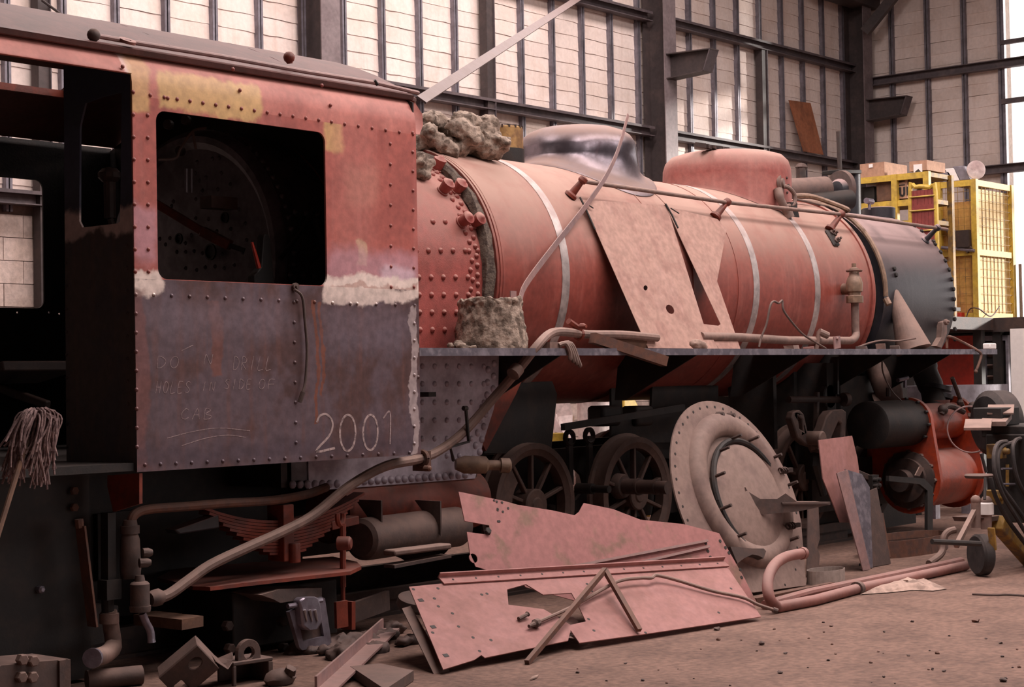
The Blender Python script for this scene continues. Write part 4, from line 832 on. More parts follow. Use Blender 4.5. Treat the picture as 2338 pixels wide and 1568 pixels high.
# injector
b = B(); q = at(316, 1300, Y=7.25)
b.lathe(at(320, 1396, Y=7.2), (0, 0, 1), [(0, .052), (.015, .055), (.03, .055), (.03, .05), (.04, .05), (.14, .05), (.15, .042), (.155, .028), (.185, .022)], 16)
b.lathe(at(298, 1320, Y=7.3), (0, 0, 1), [(0, .05), (.05, .055), (.2, .05), (.23, .04), (.23, .05), (.27, .05), (.27, .04), (.3, .035)], 16).lathe(at(318, 1285, Y=7.2), (1, -.4, 0), [(0, .025), (.04, .025), (.06, .015)], 10).lathe(at(326, 1262, Y=7.2), (1, -.4, 0), [(0, .025), (.03, .025), (.05, .015)], 10)
b.lathe(at(342, 1368, Y=7.2), (1, 0, .1), [(0, .035), (.03, .045), (.06, .045), (.08, .032)], 12).make('injector', m_iron, LOCO)
B().tube(smooth(pth([(299, 1215, 7.3), (300, 1190, 7.3), (310, 1172, 7.3), (340, 1162, 7.3), (420, 1156, 7.3), (520, 1148, 7.3), (620, 1142, 7.35), (700, 1128, 7.4), (745, 1112, 7.45)])), .026, 10).make('steam_supply_pipe', m_rust, LOCO)
B().tube(smooth(pth([(325, 1400, 7.2), (333, 1420, 7.2), (343, 1440, 7.2), (346, 1466, 7.2)])), [.02]*15+[.022], 12).make('overflow_pipe', m_alu, LOCO, label='pale grey bent overflow pipe')
b = B().bar(at(247, 1170, Y=7.35), at(248, 1360, Y=7.35), .06, .05).tube(pth([(243, 1330, 7.35), (247, 1405, 7.35)]), .032, 12).obox(at(250, 1345, Y=7.33), (.045, 0, 0), (0, .04, 0), (0, 0, .05)); b.make('feed_stand', m_black, LOCO, sm=30)
b = B().tube(smooth(pth([(248, 1395, 7.35), (255, 1440, 7.35), (258, 1475, 7.33), (240, 1494, 7.25), (212, 1502, 7.15)])), [.042]*10+[.046]*10+[.044], 14).lathe(at(249, 1400, Y=7.35), (0, 0, 1), [(-.05, .05), (0, .05)], 14); b.make('elbow_pipe', m_hose, LOCO)
q = at(212, 1502, Y=7.15); d = q-at(240, 1494, Y=7.25)
B().lathe(q, d, [(-.01, .05), (.012, .05), (.012, .03)], 14).make('elbow_flange', m_alu, LOCO)
B().bar(at(184, 1200, Y=7.3), at(212, 1430, Y=7.3), .012, .075, (0, 1, 0)).tube(pth([(180, 1185, 7.3), (182, 1205, 7.3)]), .022, 8).make('flat_lever', m_rust, LOCO, sm=0)
B().prism([at(x, y, X=X0+.02) for x, y in ((245, 1085), (318, 1080), (318, 1150), (258, 1168), (245, 1110))], (.02, 0, 0)).make('cab_bracket', m_red, LOCO, sm=0)
# drag box and rear frames
B().box(4.75, X0, 7.5, 9.9, .02, 1.088).box(4.2, 5.1, 7.62, 9.8, .75, 1.08).make('drag_box', m_black, LOCO, sm=0)
B().box(X0, 7.6, 8.2, 9.0, .2, 1.08).make('rear_frame', m_black, LOCO, sm=0)
for x, y in ((168, 1120), (168, 1158), (180, 1192)): B().hexb(at(x, y, Y=7.48), (0, -1, 0), .022, .02).make('frame_bolt', m_rust, LOCO, sm=0)
B().lathe(at(88, 1345, Y=7.5), (0, -1, 0), [(0, .02), (.03, .02), (.04, .01)], 8).make('drag_pin', m_alu, LOCO)
B().prism([at(x, y, Y=7.55) for x, y in ((65, 1372), (270, 1382), (270, 1460), (200, 1475), (65, 1450))], (0, .3, 0)).make('drag_step', m_black, LOCO, sm=0)
B().bar(at(0, 865, X=X0+.3), at(95, 835, X=X0+.3), .5, .06).bar(at(0, 885, X=X0+.3), at(110, 925, X=X0+.3), .04, .05).make('cab_seat', m_dark, LOCO, bev=.01)
# ================================================================ loose things
Z = lambda x, y, z=0: at(x, y, Z=z)
class Lean:                     # a plane through two foot points, leaning back by an angle
    def __init__(s, p, q, deg):
        s.p = V(p); h = V(q)-V(p); h.z = 0; s.h = h.normalized(); nh = V((-s.h.y, s.h.x, 0)); a = R_(deg)
        s.u = nh*sin(a)+V((0, 0, cos(a))); s.n = s.u.cross(s.h) if False else s.h.cross(s.u); s.n = s.n if s.n.y < 0 else -s.n
    def at(s, x, y, off=0): return atp(x, y, s.p, s.n)+s.n*off
    def ats(s, l, off=0): return [s.at(x, y, off) for x, y in l]
def circ(c, a, b, r, n=10): return [c+a*(r*cos(2*pi*i/n))+b*(r*sin(2*pi*i/n)) for i in range(n)]
# upper pink plate
U = Lean(Z(1100, 1470), Z(1740, 1380), 24)
hole = circ(U.at(1081, 1274), U.h, U.u, .03, 12)
b = B().prism(U.ats([(1047, 1122), (1150, 1143), (1182, 1152), (1262, 1165), (1312, 1176), (1322, 1168), (1333, 1148), (1400, 1162), (1462, 1186), (1560, 1196), (1642, 1217), (1660, 1250), (1700, 1320), (1733, 1385), (1400, 1395), (1200, 1340), (1180, 1308), (1110, 1300), (1086, 1293), (1073, 1262), (1066, 1214), (1119, 1221), (1117, 1199), (1061, 1189)]), -U.n*.006, [hole])
up = b.make('pink_plate', m_plate2, None, sm=0, label='upper dusty pink steel plate with a notch, leaning below the driving wheels', cat='steel plate')
tp = lambda par, nm, bm, m, **k: bm.make(nm, m, par, **k)
def child(bm, nm, m, par, sm=35, bev=0):
    o = bm.make(nm, m, None, sm, bev); L_ = o.location.copy(); o.parent = par; o.matrix_parent_inverse = Matrix.Identity(4); o.location = L_-par.location; return o
b = B()
for x, y in ((1128, 1142), (1134, 1145), (1146, 1147), (1136, 1164), (1148, 1168), (1140, 1190), (1136, 1162), (1160, 1160), (1137, 1190)): b.lathe(U.at(x, y, .002), U.n, [(-.002, .008), (.001, .008)], 8)
for x, y in ((1644, 1235), (1656, 1250), (1664, 1262), (1622, 1272), (1611, 1240), (1616, 1258), (1690, 1300), (1693, 1318)): b.lathe(U.at(x, y, .002), U.n, [(-.002, .012), (.001, .012)], 8)
o = child(b, 'bolt_holes', m_black, up, 0); o['kind'] = 'stuff'
child(B().hexb(U.at(1112, 1213, 0), U.n, .022, .02), 'plate_nut', m_black, up, 0)
for (x0, y0), (x1, y1), lb in (((1250, 1305), (1612, 1236), 'longer thin rusty strip lying across the upper pink plate'), ((1392, 1301), (1616, 1249), 'shorter thin rusty strip lying across the upper pink plate')):
    B().bar(U.at(x0, y0, .012), U.at(x1, y1, .012), .016, .02, U.n).make('thin_strip', m_strip, None, sm=0, label=lb, cat='metal strip')
# lower pink plate
Wp = Lean(Z(1010, 1532, .02), Z(1735, 1410, .02), 56)
hl = [(1157, 1347), (1200, 1335), (1239, 1359), (1304, 1355), (1316, 1376), (1337, 1420), (1302, 1428), (1240, 1392), (1160, 1382)]
lo = B().prism(Wp.ats([(933, 1341), (1005, 1334), (1655, 1289), (1737, 1409), (1470, 1449), (1322, 1469), (1300, 1436), (1318, 1468), (1280, 1462), (1106, 1500), (1096, 1497), (1082, 1506), (1011, 1530)] if False else [(933, 1341), (1005, 1334), (1655, 1289), (1737, 1409), (1470, 1449), (1322, 1469), (1302, 1440), (1296, 1464), (1106, 1503), (1098, 1497), (1082, 1508), (1011, 1530)]), Wp.n*.006, [Wp.ats(hl)])
lop = lo.make('pink_plate', m_plate, None, sm=0, label='lower dusty pink steel plate with a ragged cut-out, propped on the floor', cat='steel plate')
b = B()
for x, y in ((943, 1347), (960, 1372), (999, 1345), (991, 1368), (1000, 1386), (1032, 1402), (1046, 1432), (1079, 1457), (1120, 1463), (988, 1433), (987, 1446), (1017, 1497), (1094, 1488), (1099, 1359), (1111, 1357), (1340, 1335), (1350, 1351), (1343, 1415), (1355, 1441), (1473, 1446), (1640, 1400), (1668, 1345)): b.lathe(Wp.at(x, y, .006), Wp.n, [(-.002, .010), (.001, .010)], 8)
for x, y in ((960, 1372), (988, 1433), (1017, 1498)): c = Wp.at(x, y, .007); b.obox(c, Wp.h*.016, Wp.u*.012, Wp.n*.001)
o = child(b, 'bolt_holes', m_black, lop, 0); o['kind'] = 'stuff'
g = Wp.at(1250, 1420, 0)
bk = B(); rows_ = []
for (x0, y0), (x1, y1), d in (((1150, 1330), (1345, 1335), -.24), ((1150, 1365), (1345, 1375), -.15), ((1155, 1400), (1340, 1420), -.06), ((1160, 1440), (1320, 1455), -.008)): rows_.append((Wp.at(x0, y0, d), Wp.at(x1, y1, d)))
for a, c in zip(rows_, rows_[1:]): bk.prism([a[0], a[1], c[1], c[0]], -Wp.n*.004)
bk.make('curled_sheet', m_disc, None, sm=60, label='curled brown sheet showing through the cut-out of the lower pink plate', cat='steel sheet')
B().prism(Wp.ats([(925, 1372), (945, 1366), (1010, 1480), (1040, 1522), (1008, 1541)], -.05), -Wp.n*.005).make('dark_sheet', m_iron, None, sm=0, label='dark sheet edge sticking out behind the lower pink plate', cat='steel sheet')
a, c = Wp.at(1005, 1330, .01), Wp.at(1656, 1290, .01)
b = B().obox((a+c)/2+Wp.n*.004, (c-a)/2, Wp.u*.03, Wp.n*.004).obox((a+c)/2+Wp.u*.03+Wp.n*.018, (c-a)/2, Wp.u*.004, Wp.n*.018)
an = b.make('angle_strip', m_plate, None, sm=0, label='long pink angle strip lying along the top of the lower plate', cat='angle iron')
b = B()
for i in range(14): b.lathe(a+(c-a)*(i+.5)/14+Wp.n*.009, Wp.n, [(-.002, .007), (.001, .007)], 7)
o = child(b, 'bolt_holes', m_black, an, 0); o['kind'] = 'stuff'
rd = smooth([Wp.at(x, y, d) for x, y, d in ((1222, 1430, .03), (1300, 1395, .03), (1370, 1358, .045), (1410, 1340, .05), (1455, 1334, .05), (1480, 1334, .05), (1492, 1328, .05), (1540, 1336, .04), (1620, 1357, .03), (1690, 1372, .03), (1725, 1388, .03), (1760, 1400, .03))])
rod = B().tube(rd, .011, 8).make('bent_rod', m_hose, None, label='long bent thin pipe with a nut, lying over the lower pink plate', cat='pipe')
child(B().lathe(Wp.at(1217, 1433, .03), rd[0]-rd[4], [(-.03, .024), (0, .026), (.01, .016), (.03, .014), (.04, .01), (.06, .01)], 8), 'end_nut', m_iron, rod)
child(B().tube([rd[-1], rd[-1]+(rd[-1]-rd[-3]).normalized()*.03], .018, 10), 'pipe_tip', m_iron, rod)
f1, tp_, f2 = Z(1203, 1513, .01), Wp.at(1366, 1331, .10), Wp.at(1455, 1448, .03)
B().bar(f1, tp_, .026, .03).bar(tp_, f2, .03, .026).make('bent_bar', m_rust, None, sm=0, label='rusty angle bar bent to an inverted V, standing against the lower plate', cat='bar')
B().tube([Wp.at(1181, 1419, .02), Wp.at(1199, 1412, .03)], .012, 8).torus(Wp.at(1200, 1411, .03), (1, 0, .4), .012, .004, 10, 5).make('short_pin', m_iron, None, label='short iron pin stuck out of the lower pink plate', cat='pin')
# disc plate leaning beside the wheels
D = Lean((8, 6.5, 0), (12, 6.5, 0), 20); dc = D.p+D.h*(10.42-8)+D.u*.683
arc = [dc+D.h*(.745*cos(a))+D.u*(.745*sin(a)) for a in [R_(t) for t in range(-5, 216, 5)]]
for q in arc:
    if q.z < .004: q.z = .004
o_ = arc+[D.at(1640, 1345), D.at(1722, 1352), D.at(1841, 1339), D.at(1829, 1190)]
for q in o_: q.z = max(q.z, .005)
disc = B().prism(o_, -D.n*.012).make('disc_plate', m_disc, None, sm=20, label='large round dusty front plate with bolt holes, leaning against the wheels', cat='disc plate')
dd = D.at(1708, 1137); ann = D.at(1692, 1118)
child(B().lathe(ann, D.n, [(0, .575), (.03, .565), (.06, .53), (.065, .48), (.05, .44), (.03, .41), (.0, .40)], 56, cap=False), 'raised_ring', m_disc, disc, 50)
door = child(B().lathe(dd, D.n, [(0, .40), (.03, .395), (.045, .36), (.05, .25), (.075, .12), (.08, .01)], 48), 'round_door', m_disc, disc, 50)
child(B().torus(dd+D.n*.03, D.n, .425, .022, 48, 8), 'door_gap_ring', m_black, disc)  # black ring puts the shade of the gap round the door into colour
hb_ = B().lathe((0, 0, 0), D.n, [(-.001, .010), (.0015, .010)], 8).mesh('bolt_hole', m_black, 0)
for i in range(30):
    a = R_(-12+i*8); q = dc+D.h*(.70*cos(a))+D.u*(.70*sin(a))+D.n*.001
    if q.z > .1: o = link('bolt_hole', hb_, None, q-disc.location); o.parent = disc
for x, y in ((1752, 1155), (1768, 1260), (1816, 1300), (1792, 1335), (1820, 1250), (1780, 1280)):
    o = link('bolt_hole', hb_, None, D.at(x, y, .001)-disc.location); o.parent = disc
for i, (x, y) in enumerate(((1660, 1006), (1700, 1010), (1632, 1034), (1622, 1092), (1636, 1166), (1752, 1050), (1788, 1112), (1670, 1230), (1790, 1238))):
    q = D.at(x, y, .04); child(B().tube([q-D.n*.05, q+D.n*.09], .012, 7), 'dog_stud', m_dark, disc)
for x, y in ((1768, 1082), (1785, 1208)):
    q = D.at(x, y, .06); b = B().bar(q, q+D.h*.12+D.n*.02, .025, .03)
    for j in range(3): b.torus(q+D.h*(-.03+.03*j)+D.n*.02, D.h+D.u*.3, .022, .007, 8, 5)
    child(b, 'hinge_spring', m_dark, disc)
for x, y in ((1640, 950), (1665, 952)): child(B().lathe(D.at(x, y, 0), D.n, [(0, .035), (.02, .03), (.05, .015)], 10), 'lifting_eye', m_dark, disc)
q0, q1 = D.at(1703, 1150, .05), D.at(1703, 1150, .05)
br = B(); e0 = D.at(1690, 1150, .05); out = D.n*.0+V((.40, -.22, -.02)); 
br.prism([e0+V((0, 0, .10)), e0+V((.03, 0, .07)), e0+out*.25+V((0, 0, .02)), e0+out*.55+V((0, 0, .02)), e0+out*.7+V((0, 0, .06)), e0+out*.9+V((0, 0, .0)), e0+out*1.5+V((0, 0, .0)), e0+out*1.5-V((0, 0, .02)), e0+out*.9-V((0, 0, .07)), e0+V((0, 0, -.10))], V((.008, .012, 0)))
br.obox(e0+out*1.1+V((.02, .09, -.01)), out*.42, V((.05, .09, 0)), V((0, 0, .006)))
child(br, 'door_bracket', m_iron, disc, 0)
b = B().prism([D.at(x, y, .055) for x, y in ((1640, 1258), (1668, 1260), (1690, 1262), (1716, 1262), (1722, 1268), (1716, 1284), (1704, 1278), (1690, 1276), (1672, 1284), (1656, 1296), (1650, 1282))], D.n*.05); child(b, 'bottom_hinge', m_dark, disc, 0)
# metal sheets standing by the motion
Sb = Z(1980, 1300); SL = Lean(Sb, Sb+V((1, 0, 0)), 7)
def sheet(l, m, lb, off=0, th=.008, holes=(), nm='steel_sheet'):
    q = SL.ats(l, off)
    for v in q: v.z = max(v.z, .004)
    o = B().prism(q, -SL.n*th).make(nm, m, None, sm=0, label=lb, cat='steel sheet')
    if holes:
        b = B()
        for x, y in holes: b.lathe(SL.at(x, y, off+.001), SL.n, [(-.002, .012), (.001, .012)], 7)
        h = child(b, 'bolt_holes', m_black, o, 0); h['kind'] = 'stuff'
    return o
sheet([(1895, 1001), (1971, 991), (1983, 1042), (2003, 1190), (1945, 1190), (1905, 1090)], m_plate, 'pink sheet standing behind the valve gear, tallest of the group', -.10)
sheet([(1903, 1081), (1928, 1073), (1980, 1302), (1963, 1304)], m_strip, 'narrow reddish strip leaning at the left of the sheets by the valve gear', .03)
sheet([(1930, 1071), (1968, 1082), (1986, 1112), (1993, 1296), (1968, 1293)], m_rb, 'grey riveted sheet standing in the middle of the group by the valve gear', .0, holes=[(1940+i*3.3, 1100+i*27) for i in range(8)])
sheet([(1992, 1120), (2010, 1112), (2042, 1290), (1997, 1294)], m_iron, 'brownish grey sheet standing right of the riveted sheet', -.03)
sheet([(2016, 1171), (2032, 1169), (2049, 1269), (2034, 1280)], m_rust, 'small reddish strip at the right end of the standing sheets', -.06)
S5 = Z(1862, 1315); SL = Lean(S5, S5+V((1, 0, 0)), 6)
sheet([(1845, 1150), (1869, 1158), (1872, 1230), (1866, 1250), (1872, 1268), (1870, 1290), (1880, 1312), (1843, 1312)], m_iron, 'dark holed plate edge standing right of the round front plate', 0)
# floor pipes
pA = [Z(1775, 1386, .036), Z(1860, 1370, .036), Z(1960, 1343, .036), Z(2080, 1318, .036), Z(2205, 1291, .036)]
ub = smooth([Z(1832, 1262, 0)*0+at(1832, 1263, Y=pA[0].y+.25), at(1795, 1271, Y=pA[0].y+.22), at(1768, 1290, Y=pA[0].y+.12), at(1753, 1325, Y=pA[0].y+.05), at(1757, 1365, Y=pA[0].y), pA[0]])
pipe = B().tube(ub+pA[1:], .036, 12).make('floor_pipe', m_pipe, None, label='long pink pipe on the floor with a U-bend rising at its near end', cat='pipe')
d = (pA[2]-pA[1]).normalized()
child(B().lathe(pA[2]-d*.04, d, [(0, .040), (0, .05), (.05, .05), (.05, .04)], 14), 'coupling', m_iron, pipe)
child(B().lathe(ub[0], ub[0]-ub[2], [(-.02, .042), (.02, .042), (.02, .03)], 12), 'pipe_collar', m_pipe, pipe)
B().tube([Z(1745, 1381, .03), Z(1850, 1352, .03), Z(2150, 1290, .03), Z(2195, 1280, .03)], .03, 10).make('floor_pipe', m_pipe, None, label='second straight pipe on the floor close behind the U-bend pipe', cat='pipe')
q = Z(2148, 1288, .03)
B().tube(smooth([q+V((0, .1, .0)), at(2150, 1262, Y=q.y+.1), at(2155, 1228, Y=q.y+.1), at(2165, 1214, Y=q.y+.08), at(2180, 1209, Y=q.y+.05)]), .028, 10).make('bent_pipe', m_hose, None, label='upright pink pipe with a bent top beside the jockey wheel', cat='pipe')
B().bar(Z(1722, 1372, .02), Z(1900, 1335, .02), .04, .04).make('floor_bar', m_rust, None, sm=0, label='rusty bar on the floor behind the U-bend pipe', cat='bar')
c = Z(1900, 1331)
hp_ = B(); n = 28
for i in range(n):
    a0_, a1_ = 2*pi*i/n, 2*pi*(i+1)/n; p = lambda a: c+V((.19*cos(a), .11*sin(a)+.05, .05)); hp_.obox((p(a0_)+p(a1_))/2, (p(a1_)-p(a0_))*.52, V((0, 0, .05)), (p(a1_)-p(a0_)).cross(V((0, 0, 1))).normalized()*.003)
hp_.make('strap_hoop', m_mortar, None, sm=0, label='pale metal strap hoop lying on the floor by the standing sheets', cat='hoop')
def rag(name, pts, h, m, lb, cat, seed):
    rr = random.Random(seed); cx = sum(p.x for p in pts)/len(pts); cy = sum(p.y for p in pts)/len(pts); b = B(); R_n = 7; n = len(pts)
    vs = [(cx, cy, h)]
    for k in range(1, R_n+1):
        for p in pts:
            t = k/R_n; vs.append((cx+(p.x-cx)*t+rr.uniform(-.015, .015), cy+(p.y-cy)*t+rr.uniform(-.015, .015), max(.004, h*(1-t**2)*rr.uniform(.4, 1.3)+.006)))
    fs = [(0, 1+i, 1+(i+1) % n) for i in range(n)]
    for k in range(R_n-1):
        for i in range(n): fs.append((1+k*n+i, 1+(k+1)*n+i, 1+(k+1)*n+(i+1) % n, 1+k*n+(i+1) % n))
    return b.add(vs, fs).make(name, m, None, sm=60, label=lb, cat=cat)
rag('rag', [Z(x, y) for x, y in ((1962, 1358), (2000, 1345), (2060, 1325), (2110, 1322), (2140, 1335), (2162, 1345), (2130, 1350), (2080, 1348), (2030, 1355))], .05, m_cloth, 'crumpled dirty rag on the floor beside the pipe coupling', 'rag', 3)
B().tube(smooth([Z(2220, 1356, .008), Z(2270, 1358, .008), Z(2300, 1357, .008), Z(2345, 1360, .008)]), .007, 6).make('floor_wire', m_dark, None, label='thin wire lying on the floor at the right edge', cat='wire')
q = Z(2092, 1262); q.z = 0
hp2 = B()
for i in range(28):
    p = lambda a: q+V((.62*cos(a), .24*sin(a)+.1, .07)); a0_, a1_ = 2*pi*i/28, 2*pi*(i+1)/28; hp2.obox((p(a0_)+p(a1_))/2, (p(a1_)-p(a0_))*.52, V((0, 0, .07)), (p(a1_)-p(a0_)).cross(V((0, 0, 1))).normalized()*.004)
tray = hp2.make('drip_pan', m_rust, None, sm=0, label='rusty oval drip pan with an added black fill on the floor under the cylinder', cat='pan')
child(B().prism([q+V((.61*cos(2*pi*i/28), .235*sin(2*pi*i/28)+.1, .02)) for i in range(28)], (0, 0, .06)), 'pan_fill', mat('pan_black', (.008, .006, .006), rough=.25, bump=0), tray, 0)  # added black disc, darkens floor that would render too light
# sheets leaning on the boiler from the running board
y0 = 7.30
BL = Lean((9, y0, 1.735), (12, y0, 1.735), math.degrees(math.atan2(.50, 1.16)))
shA = B().prism(BL.ats([(1330, 456), (1522, 468), (1606, 738), (1612, 745), (1618, 755), (1640, 796), (1480, 794), (1455, 740)]), -BL.n*.003, [BL.ats([(1530+14*cos(t)*.7, 706+10*sin(t)+4*cos(t)) for t in [2*pi*i/10 for i in range(10)]]), BL.ats([(1474+5*cos(t), 657+6*sin(t)) for t in [2*pi*i/8 for i in range(8)]])])
shA.make('cladding_sheet', m_sheet, None, sm=0, label='pale dusty cladding sheet with two holes leaning on the boiler', cat='steel sheet')
shB = B().prism(BL.ats([(1524, 470), (1640, 498), (1662, 520), (1712, 640) if False else (1640, 640), (1694, 796), (1645, 797), (1610, 738), (1643, 742), (1648, 738), (1565, 560)], -.012), -BL.n*.003)
shB.make('cladding_sheet', m_sheet, None, sm=0, label='slotted pale cladding sheet leaning on the boiler right of the holed sheet', cat='steel sheet')
for l, lb in (([(1322, 452), (1336, 480), (1356, 525)], 'dark twisted wire at the top of the holed cladding sheet'), ([(1517, 466), (1532, 492), (1546, 522)], 'dark twisted wire at the top of the slotted cladding sheet')):
    B().tube([BL.at(x, y, .01) for x, y in l], .008, 6).tube([BL.at(l[1][0]-5, l[1][1]-14, .02), BL.at(l[1][0]+14, l[1][1]-2, .02)], .005, 5).make('tie_wire', m_black, None, label=lb, cat='wire')
# strips
sp_ = smooth([at(1187, 690, Y=7.42), at(1200, 650, Y=7.48), at(1262, 566, Y=7.6), at(1330, 480, Y=7.70), at(1382, 405, Y=7.765), at(1412, 340, Y=7.82), at(1434, 262, Y=7.88)])
b = B()
for i, (p, q) in enumerate(zip(sp_, sp_[1:])):
    w = .055*(1-.5*(i/len(sp_))**2); b.bar(p, q+(q-p)*.03, w, .006, (0, 1, .25))
b.make('metal_strip', m_strip, None, sm=0, label='long curved metal strip leaning across the boiler and handrail', cat='metal strip')
q = at(1172, 690, Y=7.40)
B().obox(q, (.03, 0, 0), (0, .004, 0), (0, 0, .075)).make('metal_offcut', m_strip, None, sm=0, label='short metal offcut standing behind the lagging bucket', cat='metal strip')
B().bar(at(962, 228, Y=7.22), at(1340, -16, Y=12.8), .07, .012, (0, -1, 1)).make('flat_bar', m_bar, None, sm=0, label='long flat bar sloping from the cab roof corner up to the wall', cat='bar')
# lagging lump on the boiler, lagging shell on the running board
def lump(name, c, sz, n, seed, m, lb, cat, r=.09):
    rr = random.Random(seed); b = B()
    for i in range(n):
        p = c+V((rr.uniform(-1, 1)*sz[0], rr.uniform(-1, 1)*sz[1], rr.uniform(0, 1)**1.3*sz[2])); R = r*rr.uniform(.6, 1.25)
        k = len(b.v); b.sph(p, R, 12, (rr.uniform(.9, 1.7), rr.uniform(.8, 1.2), rr.uniform(.6, .95)))
        for j in range(k, len(b.v)): b.v[j] += V((rr.uniform(-1, 1), rr.uniform(-1, 1), rr.uniform(-1, 1)))*R*.22
    o = b.make(name, m, None, sm=80, label=lb, cat=cat)
    q = o.modifiers.new('remesh', 'REMESH'); q.mode = 'VOXEL'; q.voxel_size = .014; q.use_smooth_shade = True
    t = bpy.data.textures.new('lump_noise', 'CLOUDS'); t.noise_scale = .06; d = o.modifiers.new('disp', 'DISPLACE'); d.texture = t; d.strength = .05; d.texture_coords = 'GLOBAL'
    return o
lc = at(1036, 340, Y=8.3)
lump('lagging_heap', V((lc.x, 8.3, 3.15)), (.30, .20, .22), 44, 5, m_lag, 'crumbling heap of grey asbestos lagging on top of the boiler by the cab', 'lagging')
lump('lagging_scrap', atcyl(966, 400, .88), (.035, .05, .16), 9, 8, m_lag, 'small torn scrap of lagging hanging beside the cab front', 'lagging', .05)
q0 = at(1126, 792, Y=7.4); zb0 = zt(8.5)
bk = B(); n = 40; rr = random.Random(4); k = 0; rings_ = []
for z, r in ((0, .245), (.06, .24), (.14, .23), (.22, .215), (.285, .21), (.30, .215), (.325, .215), (.335, .19), (.30, .175), (.05, .17)):
    rings_.append([(q0.x+(r+rr.uniform(-.006, .006))*cos(2*pi*i/n)*.95, 7.42+(r+rr.uniform(-.006, .006))*sin(2*pi*i/n), zb0+z+(rr.uniform(-.02, .02) if .28 < z else 0)) for i in range(n)])
vs = [v for r in rings_ for v in r]; fs = [(a*n+j, a*n+(j+1) % n, (a+1)*n+(j+1) % n, (a+1)*n+j) for a in range(len(rings_)-1) for j in range(n)]
lagb = bk.add(vs, fs).make('lagging_bucket', m_lag, None, sm=60, label='tapered lagging shell standing like a bucket on the running board', cat='lagging')
q = lagb.modifiers.new('sub', 'SUBSURF'); q.levels = q.render_levels = 2
t = bpy.data.textures.new('lag_noise', 'CLOUDS'); t.noise_scale = .035; q = lagb.modifiers.new('disp', 'DISPLACE'); q.texture = t; q.strength = .035; q.texture_coords = 'GLOBAL'
lump('lagging_crumb', V((at(1045, 788, Y=7.4).x, 7.4, zt(8.2)+.01)), (.10, .05, .02), 8, 2, m_lag, 'crumbs of lagging on the running board left of the bucket', 'lagging', .03)
# odds and ends on the running board
b = B(); q = at(1270, 792, Y=7.13); q.z = zt(q.x)
for i in range(4): b.tube(smooth([q+V((0, -.02, .02)), q+V((.05+.02*i, -.035, .03)), q+V((.08+.03*i, -.045, -.02-.02*i)), q+V((.09+.035*i, -.045, -.08-.015*i))]), [.016]*15+[.011], 7)
b.obox(q+V((-.03, .02, .02)), (.06, 0, 0), (0, .04, 0), (0, 0, .02)); b.make('work_glove', m_hose, None, label='old work glove hanging over the running board edge', cat='glove')
B().bar(at(1352, 771, Y=7.2)+V((0, 0, .0)), at(1518, 825, Y=6.98), .075, .07).make('square_tube', m_rust, None, sm=0, label='rusty square tube lying across the running board edge', cat='tube')
q = at(1430, 780, Y=7.35); B().obox(V((q.x, 7.36, zt(q.x)+.035)), (.2, 0, 0), (0, .05, 0), (0, 0, .035)).make('wood_offcut', m_timber, None, bev=.004, label='brown wood offcut behind the square tube on the running board', cat='wood')
lump('paper_scrap', V((at(1600, 785, Y=7.15).x, 7.16, zt(11)+.015)), (.03, .02, .03), 5, 9, m_cloth, 'crumpled brown rag on the running board by the holed sheet', 'rag', .04)
B().tube(smooth(pth([(1733, 792, 7.3), (1738, 770, 7.3), (1750, 740, 7.28), (1758, 700, 7.27), (1766, 688, 7.27), (1778, 692, 7.27), (1786, 686, 7.27), (1788, 705, 7.26), (1800, 725, 7.24), (1830, 760, 7.2), (1860, 780, 7.17), (1885, 795, 7.14)])), .009, 7).make('bent_wire', m_iron, None, label='kinked cable standing up from the running board pipe', cat='cable')
B().tube(smooth(pth([(1955, 794, 7.3), (1985, 783, 7.3), (2015, 777, 7.3), (2050, 778, 7.3), (2090, 772, 7.3)])), .009, 6).make('board_cable', m_iron, None, label='thin cable lying on the running board in front of the cone', cat='cable')
q = at(1870, 757, Y=7.4); B().tube([q, at(1890, 766, Y=7.36)], .03, 10).tube([q-V((0, 0, .0)), V((q.x-.02, 7.42, zt(q.x)))], .02, 8).make('pipe_offcut', m_hose, None, label='short pipe offcut leaning behind the running board pipe', cat='pipe')
for i, (x, w, h, m, lb) in enumerate(((1815, .12, .03, m_hose, 'flat scrap on the running board under the cable'), (1853, .06, .02, m_pipe, 'small pink scrap on the running board left of the clip'), (2018, .05, .05, m_hose, 'small block on the running board before the cone'), (1975, .07, .025, m_dark, 'dark scrap on the running board behind the clip'), (2050, .05, .03, m_iron, 'iron nut lump on the running board nearest the cone'))):
    q = at(x, 790, Y=7.22); B().obox(V((q.x, 7.25, zt(q.x)+h/2)), (w/2, .01, 0), (-.01, .04, 0), (0, .003, h/2)).jit(.004, i).make('metal_scrap', m, None, sm=0, label=lb, cat='scrap')
q = at(2264, 793, Y=7.2); b = B().obox(V((q.x, 7.22, zt(q.x)+.03)), (.07, 0, 0), (0, .04, 0), (0, 0, .03)); b.make('small_carton', m_white, None, bev=.012, label='small white and yellow carton on the front end of the running board', cat='carton')
# ================================================================ storage behind the smokebox
XK = 19.0
K = at(2232, 728, X=XK); zd = K.z
PLT = T('steel_platform', (20.5, 10.5, 0), 'dark steel platform behind the smokebox, carrying yellow cages', 'platform')
ya, yb = at(2338, 735, X=XK).y-1.2, 12.3
B().box(XK-.1, XK+3.2, ya, yb, zd-.16, zd).make('deck', m_dark, PLT, sm=0)
for x in (XK, XK+3): 
    for y in (ya+.1, yb-.1, K.y-.25): B().box(x-.05, x+.05, y-.05, y+.05, 0, zd-.16).make('leg', m_black, PLT, sm=0)
def thing_box(nm, lb, cat, o): return T(nm, o, lb, cat)
def pz(px, py, X=XK): return at(px, py, X=X)

